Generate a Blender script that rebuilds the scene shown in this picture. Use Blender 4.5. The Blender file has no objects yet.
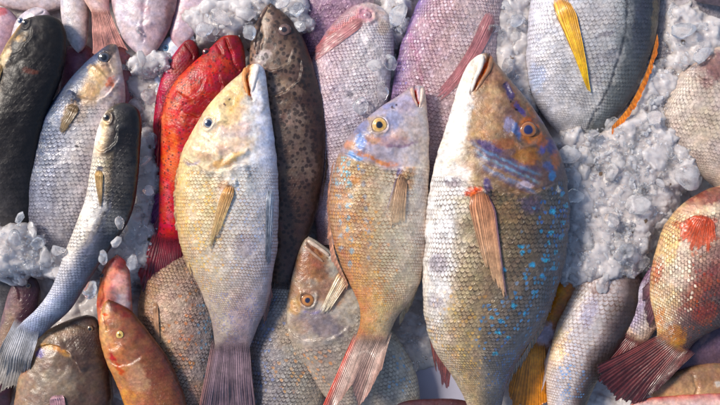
import bpy, math, random
import numpy as np
random.seed(7); rng = np.random.default_rng(7)
S = 0.0015            # metres per photo pixel on the ground plane
HC = 1000.0           # camera height in the same units
C = bpy.data.collections.new('fish_stall'); bpy.context.scene.collection.children.link(C)

# ------------------------------------------------------------------ helpers
def lin(c):
    c = np.asarray(c, float) / 255.0
    return np.where(c <= 0.04045, c / 12.92, ((c + 0.055) / 1.055) ** 2.4)
def W3(x, y, z, zr=None):
    """photo pixel + height (pixel units) -> metres; zr = height at which the pixel position is true"""
    k = 1.0 - (z if zr is None else zr) / HC
    return np.stack([(np.asarray(x) - 360.0) * k * S, (202.5 - np.asarray(y)) * k * S, np.asarray(z) * S + 0 * np.asarray(x)], -1)
def hsh(i, j, seed):
    n = (i.astype(np.int64) * 374761393 + j.astype(np.int64) * 668265263 + seed * 1442695041) & 0xffffffff
    n = ((n ^ (n >> 13)) * 1274126177) & 0xffffffff
    n = n ^ (n >> 16)
    return (n & 0xffff) / 65535.0
def vnoise(x, y, seed=0):
    xi = np.floor(x); yi = np.floor(y); fx = x - xi; fy = y - yi
    fx = fx * fx * (3 - 2 * fx); fy = fy * fy * (3 - 2 * fy)
    a = hsh(xi, yi, seed); b = hsh(xi + 1, yi, seed); c = hsh(xi, yi + 1, seed); d = hsh(xi + 1, yi + 1, seed)
    return (a * (1 - fx) + b * fx) * (1 - fy) + (c * (1 - fx) + d * fx) * fy
def fbm(x, y, seed=0, o=4):
    r = 0; a = 0.5; t = 0
    for k in range(o):
        r = r + a * vnoise(x, y, seed + k * 17); t += a; a *= 0.5; x = x * 2.03 + 5.1; y = y * 2.03 + 3.7
    return r / t - 0.5
def sstep(a, b, x):
    t = np.clip((x - a) / (b - a), 0, 1); return t * t * (3 - 2 * t)
def catmull(P, n):
    P = np.asarray(P, float); m = len(P)
    Q = np.vstack([2 * P[0] - P[1], P, 2 * P[-1] - P[-2]])
    t = np.linspace(0, m - 1, n); i = np.minimum(t.astype(int), m - 2); f = (t - i)[:, None]
    p0, p1, p2, p3 = Q[i], Q[i + 1], Q[i + 2], Q[i + 3]
    return 0.5 * (2 * p1 + (p2 - p0) * f + (2 * p0 - 5 * p1 + 4 * p2 - p3) * f ** 2 + (3 * p1 - p0 - 3 * p2 + p3) * f ** 3)
def polydist(x, y, pts):
    """unsigned distance, sign (left of the polyline = +) and normalised position along it"""
    pts = np.asarray(pts, float); best = np.full(x.shape, 1e9); sg = np.ones(x.shape); pos = np.zeros(x.shape)
    over = np.zeros(x.shape)
    m = len(pts) - 1
    for k in range(m):
        a, b = pts[k], pts[k + 1]; d = b - a; L2 = d @ d
        tt = ((x - a[0]) * d[0] + (y - a[1]) * d[1]) / L2
        t = np.clip(tt, 0, 1)
        dx = x - a[0] - t * d[0]; dy = y - a[1] - t * d[1]; dd = np.hypot(dx, dy)
        cr = d[0] * (y - a[1]) - d[1] * (x - a[0])
        u = dd < best - 1e-6
        best = np.where(u, dd, best); sg = np.where(u, np.sign(cr), sg); pos = np.where(u, (k + t) / m, pos)
    return best, sg, pos
def smooth_poly(pts, n=24):
    return catmull(pts, n) if len(pts) > 2 else np.asarray(pts, float)

def mesh_obj(name, V, F, mat, parent=None, smooth=True):
    me = bpy.data.meshes.new(name)
    V = np.asarray(V, np.float32); F = np.asarray(F, np.int32)
    me.vertices.add(len(V)); me.vertices.foreach_set('co', V.ravel())
    n = F.shape[1]
    me.loops.add(F.size); me.loops.foreach_set('vertex_index', F.ravel())
    me.polygons.add(len(F)); me.polygons.foreach_set('loop_start', np.arange(0, F.size, n, dtype=np.int32))
    try: me.polygons.foreach_set('loop_total', np.full(len(F), n, np.int32))
    except Exception: pass
    me.update(calc_edges=True)
    me.polygons.foreach_set('use_smooth', np.full(len(F), smooth))
    me.materials.append(mat); me.validate()
    o = bpy.data.objects.new(name, me); C.objects.link(o)
    if parent is not None: o.parent = parent
    return o
def fattr(o, name, v):
    a = o.data.attributes.new(name, 'FLOAT', 'POINT'); a.data.foreach_set('value', np.asarray(v, np.float32).ravel())
def cattr(o, name, rgb, alpha=None):
    n = len(rgb); q = np.ones((n, 4), np.float32); q[:, :3] = rgb
    if alpha is not None: q[:, 3] = alpha
    a = o.data.attributes.new(name, 'FLOAT_COLOR', 'POINT'); a.data.foreach_set('color', q.ravel())
def uvattr(o, u, v):
    l = o.data.uv_layers.new(name='UVMap'); idx = np.empty(len(o.data.loops), np.int32); o.data.loops.foreach_get('vertex_index', idx)
    l.data.foreach_set('uv', np.stack([np.asarray(u).ravel()[idx], np.asarray(v).ravel()[idx]], -1).astype(np.float32).ravel())

class NT:
    def __init__(s, name):
        s.m = bpy.data.materials.new(name); s.m.use_nodes = True; s.t = s.m.node_tree; s.t.nodes.clear()
        s.out = s.t.nodes.new('ShaderNodeOutputMaterial'); s.p = s.t.nodes.new('ShaderNodeBsdfPrincipled')
        s.t.links.new(s.p.outputs[0], s.out.inputs[0])
    def n(s, typ, **k):
        q = s.t.nodes.new('ShaderNode' + typ)
        for a, b in k.items(): setattr(q, a, b)
        return q
    def put(s, sock, v):
        if isinstance(v, bpy.types.NodeSocket): s.t.links.new(v, sock)
        elif v is not None: sock.default_value = v
    def math(s, op, a, b=None, c=None, clamp=False):
        q = s.n('Math', operation=op, use_clamp=clamp); s.put(q.inputs[0], a)
        if b is not None: s.put(q.inputs[1], b)
        if c is not None: s.put(q.inputs[2], c)
        return q.outputs[0]
    def mix(s, f, a, b, mode='MIX'):
        q = s.n('Mix', data_type='RGBA', blend_type=mode); s.put(q.inputs[0], f); s.put(q.inputs[6], a); s.put(q.inputs[7], b)
        return q.outputs[2]
    def mixf(s, f, a, b):
        q = s.n('Mix', data_type='FLOAT'); s.put(q.inputs[0], f); s.put(q.inputs[2], a); s.put(q.inputs[3], b); return q.outputs[0]
    def attr(s, name):
        return s.n('Attribute', attribute_name=name)
    def noise(s, vec, scale, detail=3, rough=0.55):
        q = s.n('TexNoise'); s.put(q.inputs['Vector'], vec); q.inputs['Scale'].default_value = scale
        q.inputs['Detail'].default_value = detail; q.inputs['Roughness'].default_value = rough; return q
    def ramp(s, f, a, b, v0=0.0, v1=1.0):
        q = s.n('MapRange', interpolation_type='SMOOTHSTEP'); s.put(q.inputs[0], f)
        for i, v in zip((1, 2, 3, 4), (a, b, v0, v1)): s.put(q.inputs[i], v)
        return q.outputs[0]
def rgba(c, k=1.0): return tuple(float(v) * k for v in lin(c)) + (1.0,)

def skin(name, edge=(120, 100, 80), edge_amt=0.6, bump=0.5, rough=0.33, spots=None, mottle=0.25, metal=0.0, rand=0.25, coat=0.22, round_=0.62, spec=0.5):
    g = NT(name); M = g.math
    co = g.attr('Col'); c2 = g.attr('Col2'); sc = g.attr('sc').outputs['Fac']
    uv = g.n('UVMap', uv_map='UVMap').outputs[0]
    ob = g.n('TexCoord').outputs['Object']
    dn = g.noise(ob, 40, 3)
    sepd = g.n('SeparateXYZ'); g.put(sepd.inputs[0], dn.outputs['Color'])
    sp = g.n('SeparateXYZ'); g.put(sp.inputs[0], uv)
    u = M('ADD', sp.outputs[0], M('MULTIPLY', M('SUBTRACT', sepd.outputs[0], 0.5), 1.5))
    v = M('ADD', sp.outputs[1], M('MULTIPLY', M('SUBTRACT', sepd.outputs[1], 0.5), 1.5))
    k = M('FLOOR', u); fu = M('SUBTRACT', u, k)
    sh = M('MULTIPLY', M('FLOORED_MODULO', k, 2.0), 0.5)
    xs = []
    def arc(vv):
        w = M('FRACT', vv); x = M('SUBTRACT', M('MULTIPLY', w, 2.0), 1.0)
        xs.append(x)
        return M('ADD', M('MULTIPLY', M('POWER', M('MAXIMUM', M('SUBTRACT', 1.0, M('MULTIPLY', x, x)), 0.0), 0.6), round_), 0.12)
    b1 = arc(M('ADD', v, sh)); sh2 = M('SUBTRACT', 0.5, sh); b2 = arc(M('ADD', v, sh2))
    inr = M('LESS_THAN', fu, b1)
    d = g.mixf(inr, M('SUBTRACT', M('ADD', b2, 1.0), fu), M('SUBTRACT', b1, fu))
    row = M('ADD', k, M('SUBTRACT', 1.0, inr)); shr = g.mixf(inr, sh2, sh)
    col = M('FLOOR', M('ADD', v, shr))
    cv = g.n('CombineXYZ'); g.put(cv.inputs[0], row); g.put(cv.inputs[1], col)
    wn = g.n('TexWhiteNoise', noise_dimensions='2D'); g.put(wn.inputs['Vector'], cv.outputs[0])
    rnd = wn.outputs['Value']
    scn = M('MULTIPLY', sc, g.ramp(g.noise(ob, 26, 5, 0.7).outputs['Fac'], 0.34, 0.58, 0.12, 1.0))
    sr = g.n('SeparateColor'); g.put(sr.inputs[0], wn.outputs['Color'])
    # painted shadow, in the scale's edge tint, just beyond the free edge covering it
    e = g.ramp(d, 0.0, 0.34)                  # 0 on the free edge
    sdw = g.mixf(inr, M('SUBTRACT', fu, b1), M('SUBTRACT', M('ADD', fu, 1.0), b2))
    edge_shadow = g.ramp(sdw, 0.05, 0.62, 1.0, 0.0)              # painted shadow, full at the covering edge
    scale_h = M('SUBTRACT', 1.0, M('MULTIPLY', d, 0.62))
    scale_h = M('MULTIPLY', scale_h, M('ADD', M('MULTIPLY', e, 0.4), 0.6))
    # colour
    n1 = g.noise(ob, 38, 5, 0.65).outputs['Fac']; n2 = g.noise(ob, 210, 4, 0.6).outputs['Fac']
    base = co.outputs['Color']
    xx = g.mixf(inr, xs[1], xs[0]); dd_ = M('MULTIPLY', M('SUBTRACT', d, 0.42), 1.9)
    disc = g.ramp(M('ADD', M('MULTIPLY', xx, xx), M('MULTIPLY', dd_, dd_)), 0.15, 1.0, 1.0, 0.0)
    f2 = M('MULTIPLY', M('MULTIPLY', 0.85, g.ramp(sr.outputs[1], M('SUBTRACT', c2.outputs['Alpha'], 0.12), M('ADD', c2.outputs['Alpha'], 0.06), 1.0, 0.0)), M('MULTIPLY', disc, g.ramp(n1, 0.3, 0.6, 0.35, 1.0)))
    f2 = M('MULTIPLY', f2, M('GREATER_THAN', c2.outputs['Alpha'], 0.01))
    base = g.mix(M('MULTIPLY', f2, sc), base, c2.outputs['Color'])
    emask = M('MULTIPLY', M('ADD', M('MULTIPLY', M('SUBTRACT', 1.0, e), 0.15), M('MULTIPLY', edge_shadow, 0.72), clamp=True), edge_amt)
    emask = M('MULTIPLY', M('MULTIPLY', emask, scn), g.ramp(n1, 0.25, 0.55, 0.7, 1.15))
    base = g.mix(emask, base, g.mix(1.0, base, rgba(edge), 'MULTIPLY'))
    vr = M('ADD', M('MULTIPLY', M('MULTIPLY', M('SUBTRACT', rnd, 0.5), rand * 1.1), sc), 1.0)
    vm = M('ADD', M('MULTIPLY', M('SUBTRACT', n1, 0.5), mottle * 3.2), 1.0)
    vf = M('ADD', M('MULTIPLY', M('SUBTRACT', n2, 0.5), mottle * 1.8), 1.0)
    hs = g.n('HueSaturation'); g.put(hs.inputs['Color'], base); g.put(hs.inputs['Value'], M('MULTIPLY', M('MULTIPLY', vr, vm), vf))
    g.put(hs.inputs['Hue'], M('ADD', M('MULTIPLY', M('SUBTRACT', g.noise(ob, 70, 3).outputs['Fac'], 0.5), 0.07), 0.5))
    g.put(hs.inputs['Saturation'], 1.08)
    base = hs.outputs[0]
    if spots:
        scl, rad, scol, amt = spots
        vo = g.n('TexVoronoi'); g.put(vo.inputs['Vector'], g.mix(0.004, ob, dn.outputs['Color'], 'ADD')); vo.inputs['Scale'].default_value = scl
        sf = M('MULTIPLY', g.ramp(M('ADD', vo.outputs['Distance'], M('MULTIPLY', M('SUBTRACT', n2, 0.5), 0.14)), rad * .75, rad * 1.3, 1.0, 0.0), amt)
        base = g.mix(sf, base, rgba(scol))
    g.put(g.p.inputs['Base Color'], base)
    g.put(g.p.inputs['Roughness'], M('ADD', M('MULTIPLY', M('SUBTRACT', g.noise(ob, 90, 4).outputs['Fac'], 0.5), 0.35), rough, clamp=True))
    g.p.inputs['Metallic'].default_value = metal
    g.p.inputs['Specular IOR Level'].default_value = spec; g.p.inputs['Coat Weight'].default_value = coat; g.p.inputs['Coat Roughness'].default_value = 0.08
    g.p.inputs['Subsurface Weight'].default_value = 0.0
    bh = M('ADD', M('MULTIPLY', M('MULTIPLY', scale_h, scn), 0.8), M('ADD', M('MULTIPLY', n2, 0.5), M('MULTIPLY', g.noise(ob, 700, 3).outputs['Fac'], 0.25)))
    bp = g.n('Bump'); bp.inputs['Strength'].default_value = bump; bp.inputs['Distance'].default_value = 0.0022; g.put(bp.inputs['Height'], bh)
    g.put(g.p.inputs['Normal'], bp.outputs[0]); g.put(g.p.inputs['Coat Normal'], bp.outputs[0])
    return g.m

def fin_mat():
    g = NT('fin_membrane'); M = g.math; co = g.attr('Col'); al = g.attr('al').outputs['Fac']
    ob = g.n('TexCoord').outputs['Object']; n = g.noise(ob, 260, 4).outputs['Fac']
    hs = g.n('HueSaturation'); g.put(hs.inputs['Color'], co.outputs['Color']); g.put(hs.inputs['Value'], M('ADD', M('MULTIPLY', M('SUBTRACT', n, 0.5), 0.9), 1.0))
    g.put(g.p.inputs['Base Color'], hs.outputs[0]); g.p.inputs['Roughness'].default_value = 0.35
    g.p.inputs['Coat Weight'].default_value = 0.4; g.p.inputs['Coat Roughness'].default_value = 0.15
    g.put(g.p.inputs['Alpha'], al)
    bp = g.n('Bump'); bp.inputs['Strength'].default_value = 0.3; bp.inputs['Distance'].default_value = 0.001; g.put(bp.inputs['Height'], n)
    g.put(g.p.inputs['Normal'], bp.outputs[0])
    return g.m
def eye_mat():
    g = NT('wet_eye'); co = g.attr('Col'); g.put(g.p.inputs['Base Color'], co.outputs['Color'])
    g.p.inputs['Roughness'].default_value = 0.16; g.p.inputs['Coat Weight'].default_value = 0.7; g.p.inputs['Coat Roughness'].default_value = 0.03
    return g.m
def ice_mat(name, tint, trans, rough, sss=0.35, dirt=0.0):
    g = NT(name); M = g.math; ob = g.n('TexCoord').outputs['Object']
    gp = g.n('NewGeometry').outputs['Position']
    n1 = g.noise(gp, 45, 5, 0.6).outputs['Fac']; n2 = g.noise(gp, 240, 4, 0.6).outputs['Fac']
    c = g.mix(g.ramp(n1, 0.3, 0.7), rgba(tint), rgba([min(255, t + 22) for t in tint]))
    if dirt:
        vo = g.n('TexVoronoi'); g.put(vo.inputs['Vector'], gp); vo.inputs['Scale'].default_value = 38
        dm = M('MULTIPLY', g.ramp(M('ADD', vo.outputs['Distance'], M('MULTIPLY', M('SUBTRACT', n2, 0.5), 0.3)), 0.10, 0.17, 1.0, 0.0), g.ramp(n1, 0.5, 0.56))
        c = g.mix(M('MULTIPLY', dm, dirt), c, rgba((120, 92, 60)))
    g.put(g.p.inputs['Base Color'], c)
    g.p.inputs['Roughness'].default_value = rough; g.p.inputs['IOR'].default_value = 1.31
    g.put(g.p.inputs['Transmission Weight'], g.ramp(n1, 0.35, 0.65, trans * 0.6, min(1, trans * 1.3)))
    g.p.inputs['Subsurface Weight'].default_value = sss; g.p.inputs['Subsurface Radius'].default_value = (0.8, 0.9, 1.0); g.p.inputs['Subsurface Scale'].default_value = 0.02 if dirt else 0.008
    bp = g.n('Bump'); bp.inputs['Strength'].default_value = 0.35; bp.inputs['Distance'].default_value = 0.0015
    vb = g.n('TexVoronoi'); g.put(vb.inputs['Vector'], gp); vb.inputs['Scale'].default_value = 210
    g.put(bp.inputs['Height'], M('ADD', M('ADD', M('MULTIPLY', n2, 1.0), n1), M('MULTIPLY', vb.outputs['Distance'], .25 if dirt else .1))); g.put(g.p.inputs['Normal'], bp.outputs[0])
    return g.m
FIN = fin_mat(); EYE = eye_mat()
LIPM = EYE.copy(); LIPM.name = 'lip_skin'; LIPM.node_tree.nodes['Principled BSDF'].inputs['Roughness'].default_value = .38; LIPM.node_tree.nodes['Principled BSDF'].inputs['Coat Weight'].default_value = .2

# ------------------------------------------------------------------ fish
LABELS = {}
def fish(kind, label, cat, st, mat, zc=(12, 12), th=0.42, base=((-1, (200, 190, 180)), (1, (200, 190, 180))), base2=None,
         paint=(), relief=(), gill=None, size=4.5, group=None, dens=1.35, scal=1.0, flat=2.2, bow=0.0, headbase=None):
    st = np.array([(a + a if len(a) == 2 else a) for a in st], float)
    n0 = 60 * len(st)
    Q = catmull(st, n0)
    mid = (Q[:, :2] + Q[:, 2:]) / 2
    # even out the spacing, denser at rounded ends
    wd = np.hypot(*(Q[:, 2:] - Q[:, :2]).T)
    ds = np.hypot(*np.diff(mid, axis=0).T) + 0.35 * np.abs(np.diff(wd)) + 1e-4
    al = np.concatenate([[0], np.cumsum(ds)]); nL = int(np.clip(al[-1] * dens, 60, 620))
    t = np.linspace(0, al[-1], nL); Q = np.stack([np.interp(t, al, Q[:, k]) for k in range(4)], -1)
    Lp, Rp = Q[:, :2], Q[:, 2:]; mid = (Lp + Rp) / 2; half = (Rp - Lp) / 2; w = np.hypot(*half.T) + 1e-3
    wm = w.max(); nT = int(np.clip(wm * 2 * dens * 1.1, 40, 220)); nB = 16
    thT = np.linspace(math.pi, 0, nT); thB = np.linspace(0, -math.pi, nB + 2)[1:-1]
    th_ = np.concatenate([thT, thB]); nn = len(th_)
    cs = np.cos(th_)[None, :]; sn = np.sin(th_)[None, :]
    px = mid[:, 0:1] + half[:, 0:1] * cs; py = mid[:, 1:2] + half[:, 1:2] * cs
    wob_ = 1 + fbm(mid[:, 0:1] / 9, mid[:, 1:2] / 9 + cs * 3, 91) * 0.045
    px = mid[:, 0:1] + half[:, 0:1] * cs * wob_; py = mid[:, 1:2] + half[:, 1:2] * cs * wob_
    ht = th * wm * (w / wm) ** 0.72
    tt = np.linspace(0, 1, nL)
    if w[-1] > 4: ht = ht * (1 - 0.92 * sstep(0.88, 1.0, tt))
    zcl = np.interp(tt, np.linspace(0, 1, len(zc)), zc) + bow * np.sin(tt * math.pi)
    zr = float(np.mean(zc))
    shp = np.sign(sn) * np.abs(sn) ** (2.0 / flat)
    z = zcl[:, None] + ht[:, None] * shp
    up = np.clip(sn, 0, 1)
    sgrid = np.broadcast_to(cs, px.shape)
    seed = abs(hash(label)) % 1000 if False else sum(ord(c) for c in label) % 997
    lo = fbm(px / 30, py / 30, seed) * 5.0 + fbm(px / 9, py / 9, seed + 5) * 1.0
    dz = lo * np.clip(ht[:, None] / 18, 0, 1)
    for r in relief:
        k = r[0]; pts = smooth_poly(r[1])
        d, sg, pos = polydist(px + fbm(px / 8, py / 8, seed + 51) * 5, py + fbm(px / 8, py / 8, seed + 57) * 5, pts)
        if k == 'step':       # raised plate on the + side, dropping away at the line
            h, D = r[2], r[3]; end = sstep(0, 0.12, pos) * sstep(1, 0.88, pos)
            dz = dz + end * (sstep(-1.3, 1.3, sg * d) * h * np.exp(-d / D) - (1 - sstep(-1.3, 1.3, sg * d)) * 0.3 * h * np.exp(-d / 2.6)) * (1 + 1.2 * fbm(px / 6, py / 6, seed + 61))
        else:
            h, wv = r[2], r[3]; fade = sstep(-0.02, 0.1, pos) * sstep(1.02, 0.9, pos) if len(r) < 5 else 1
            dz = dz + (-h if k == 'groove' else h) * np.exp(-(d / wv) ** 2) * fade
    z = z + dz * up ** 0.5
    P = W3(px, py, z, zr)
    x0, y0 = mid[nL // 2]
    org = W3(x0, y0, 0.0, zr); org = np.array([org[0], org[1], (min(zc) - ht.max()) * S])
    root = bpy.data.objects.new(kind, None); C.objects.link(root); root.location = org
    root['label'] = label; root['category'] = cat
    if group: root['group'] = group
    idx = np.arange(nL * nn).reshape(nL, nn)
    a = idx[:-1]; b = idx[1:]
    F = np.stack([a, np.roll(a, -1, 1), np.roll(b, -1, 1), b], -1).reshape(-1, 4)
    V = P.reshape(-1, 3) - org
    body = mesh_obj('body', V, F, mat, root)
    # uv in scale units, rows closing up where the body narrows
    wc = np.clip(w / wm, 0.42, 1)
    mdl = np.concatenate([[0], np.cumsum(np.hypot(*np.diff(mid, axis=0).T) / wc[1:])])
    U = np.broadcast_to(mdl[:, None] / size, px.shape)
    arc = np.where(sn >= 0, (th_[None, :] - math.pi / 2) * -1, 0) * wm * 0.86 / size
    uvattr(body, U, np.broadcast_to(arc, px.shape) + 200)
    # colour
    X = px + fbm(px / 12, py / 12, seed + 31) * 7 + fbm(px / 3.5, py / 3.5, seed + 33) * 2.2
    Y = py + fbm(px / 12, py / 12, seed + 37) * 7 + fbm(px / 3.5, py / 3.5, seed + 39) * 2.2
    sj = np.clip(sgrid + fbm(px / 14, py / 14, seed + 3) * 0.3, -1, 1)
    def grad(stops):
        ss = [q[0] for q in stops]; cc = np.array([lin(q[1]) for q in stops])
        return np.stack([np.interp(sj, ss, cc[:, k]) for k in range(3)], -1)
    col = grad(base)
    if base2: f = sstep(0.35, 0.95, tt)[:, None, None]; col = col * (1 - f) + grad(base2) * f
    c2 = np.zeros(px.shape + (4,)); scm = np.ones(px.shape)
    if gill is not None:
        d, sg, pos = polydist(X * 0.6 + px * 0.4, Y * 0.6 + py * 0.4, smooth_poly(gill)); scm = sstep(-2, 6, d * sg)
    if headbase: hm = (1 - scm)[..., None]; col = col * (1 - hm) + grad(headbase) * hm
    for p in paint:
        k = p[0]
        if k in ('b', 'c2', 'k'):
            _, cx, cy, rx, ry, ang, cc, aa = p; ca, sa = math.cos(math.radians(ang)), math.sin(math.radians(ang))
            dx, dy = X - cx, Y - cy; q = ((dx * ca + dy * sa) / rx) ** 2 + ((-dx * sa + dy * ca) / ry) ** 2
            g_ = np.exp(-q ** 1.5); s_ = max(1.6, min(rx, ry) / 3.2)
            m = aa * sstep(0.12, 0.85, g_ + 0.9 * fbm(px / s_, py / s_, seed + int(cx)) * sstep(0.02, 0.35, g_))
        elif k == 's':
            _, pts, wv, cc, aa = p; d, sg, pos = polydist(X * 0.5 + px * 0.5, Y * 0.5 + py * 0.5, smooth_poly(pts)); m = aa * np.clip(np.exp(-(d / wv) ** 2) * (1 + 3.4 * fbm(px / 3.0, py / 3.0, seed + 71, 5)), 0, 1) * sstep(-.02, .15, pos + .02) * sstep(1.02, .85, pos)
        if k == 'c2':
            c2[..., :3] = np.where((m > 0.04)[..., None], lin(cc), c2[..., :3]); c2[..., 3] = np.maximum(c2[..., 3], m)
        elif k == 'k': scm = scm * (1 - m)
        else: col = col * (1 - m[..., None]) + lin(cc) * m[..., None]
    hd = (1 - np.clip(scm * scal, 0, 1))[..., None]
    v_ = 1 + (fbm(px / 2.0, py / 2.0, seed + 81, 3) * 0.7 + fbm(px / 6, py / 6, seed + 83) * 0.6)[..., None] * (0.45 + 0.55 * hd)
    wv_ = fbm(px / 5, py / 5, seed + 85)[..., None] * (0.3 + 0.4 * hd)
    col = np.clip(col * v_ * (1 + wv_ * np.array([0.32, 0.0, -0.42])), 0, 1)
    cattr(body, 'Col', col.reshape(-1, 3)); cattr(body, 'Col2', c2[..., :3].reshape(-1, 3), c2[..., 3].ravel())
    fattr(body, 'sc', scm * scal)
    f = dict(root=root, org=org, zr=zr, px=px[:, :nT].ravel(), py=py[:, :nT].ravel(), z=z[:, :nT].ravel(), mat=mat)
    return f
def surf(f, x, y):
    x = np.atleast_1d(np.asarray(x, float)); y = np.atleast_1d(np.asarray(y, float)); out = np.empty(x.size)
    for i, (a, b) in enumerate(zip(x.ravel(), y.ravel())):
        out[i] = f['z'][np.argmin((f['px'] - a) ** 2 + (f['py'] - b) ** 2)]
    return out.reshape(x.shape)
def circ(x, y, q, h=1.0, wv=1.5):
    return ('ridge', [(x + q * math.cos(k * math.pi / 6), y + q * math.sin(k * math.pi / 6)) for k in range(13)], h, wv, 1)
def lip(f, pts, r0, r1, col, name='lip', lift=0.3):
    Pc = catmull(pts, 40); m = 14; a = np.linspace(0, 2 * math.pi, m, endpoint=False)[None, :]
    t = np.linspace(0, 1, 40)[:, None]; rr = (r0 + (r1 - r0) * t) * np.clip(np.sqrt(np.clip(1 - (2 * t - 1) ** 8, 0, 1)), .05, 1) * (1 + .25 * fbm(t * 6 + 0 * a, a + 0 * t, 7))
    T = np.gradient(Pc, axis=0); T /= np.linalg.norm(T, axis=1)[:, None]
    Z0 = surf(f, Pc[:, 0], Pc[:, 1]); Z0 = np.convolve(np.pad(Z0, 4, mode='edge'), np.ones(9) / 9, 'valid')[:, None]
    X = Pc[:, 0:1] - T[:, 1:2] * rr * np.cos(a); Y = Pc[:, 1:2] + T[:, 0:1] * rr * np.cos(a); Z = Z0 + lift + rr * .8 * np.sin(a)
    V = W3(X, Y, Z, f['zr']).reshape(-1, 3) - f['org']; idx = np.arange(40 * m).reshape(40, m); A = idx[:-1]; B = idx[1:]
    F = np.stack([A, np.roll(A, -1, 1), np.roll(B, -1, 1), B], -1).reshape(-1, 4)
    o = mesh_obj(name, V, F, LIPM, f['root']); c = lin(col) * (1 + 0.8 * fbm(X / 2.2, Y / 2.2, 3) )[..., None]
    cattr(o, 'Col', np.clip(c, 0, 1).reshape(-1, 3)); return o
def eye(f, x, y, r, iris=(200, 160, 70), pupil=(12, 14, 22), pr=0.45, rim=(60, 45, 40), ring=(120, 90, 60), name='eye'):
    z0 = float(surf(f, x, y)[0]); n, m = 36, 16
    rr = np.linspace(0, 1, m)[:, None]; a = np.linspace(0, 2 * math.pi, n, endpoint=False)[None, :]
    wob = 1 + 0.04 * np.sin(a * 2 + x) + 0.03 * np.sin(a * 3 + y)
    X = x + r * rr * wob * np.cos(a); Y = y + r * rr * wob * np.sin(a)
    Z = z0 + r * (0.55 * np.sqrt(np.clip(1 - (rr * 0.98) ** 2, 0, 1)) + 0.0 * a) + 0.06 * r * np.exp(-((rr - 0.82) / 0.1) ** 2) - 0.16 * r
    V = W3(X, Y, Z, f['zr']).reshape(-1, 3) - f['org']
    idx = np.arange(n * m).reshape(m, n); A = idx[:-1]; B = idx[1:]
    F = np.stack([A, B, np.roll(B, -1, 1), np.roll(A, -1, 1)], -1).reshape(-1, 4)
    o = mesh_obj(name, V, F, EYE, f['root'])
    q = rr * np.ones_like(a) + 0.025 * np.sin(a * 2 + x)
    c = lin(pupil) + (lin(iris) - lin(pupil)) * sstep(pr - 0.05, pr + 0.06, q)[..., None]
    c = c + (lin(ring) - c) * (sstep(pr + 0.15, 0.85, q) * 0.7)[..., None]
    c = c + (lin(rim) - c) * sstep(0.82, 0.94, q)[..., None]
    c = np.clip(c * (1 + 0.9 * fbm(X / (r * .22), Y / (r * .22), 5) * (q > pr))[..., None] + 0.005, 0, 1)
    cattr(o, 'Col', c.reshape(-1, 3)); return o
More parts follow.
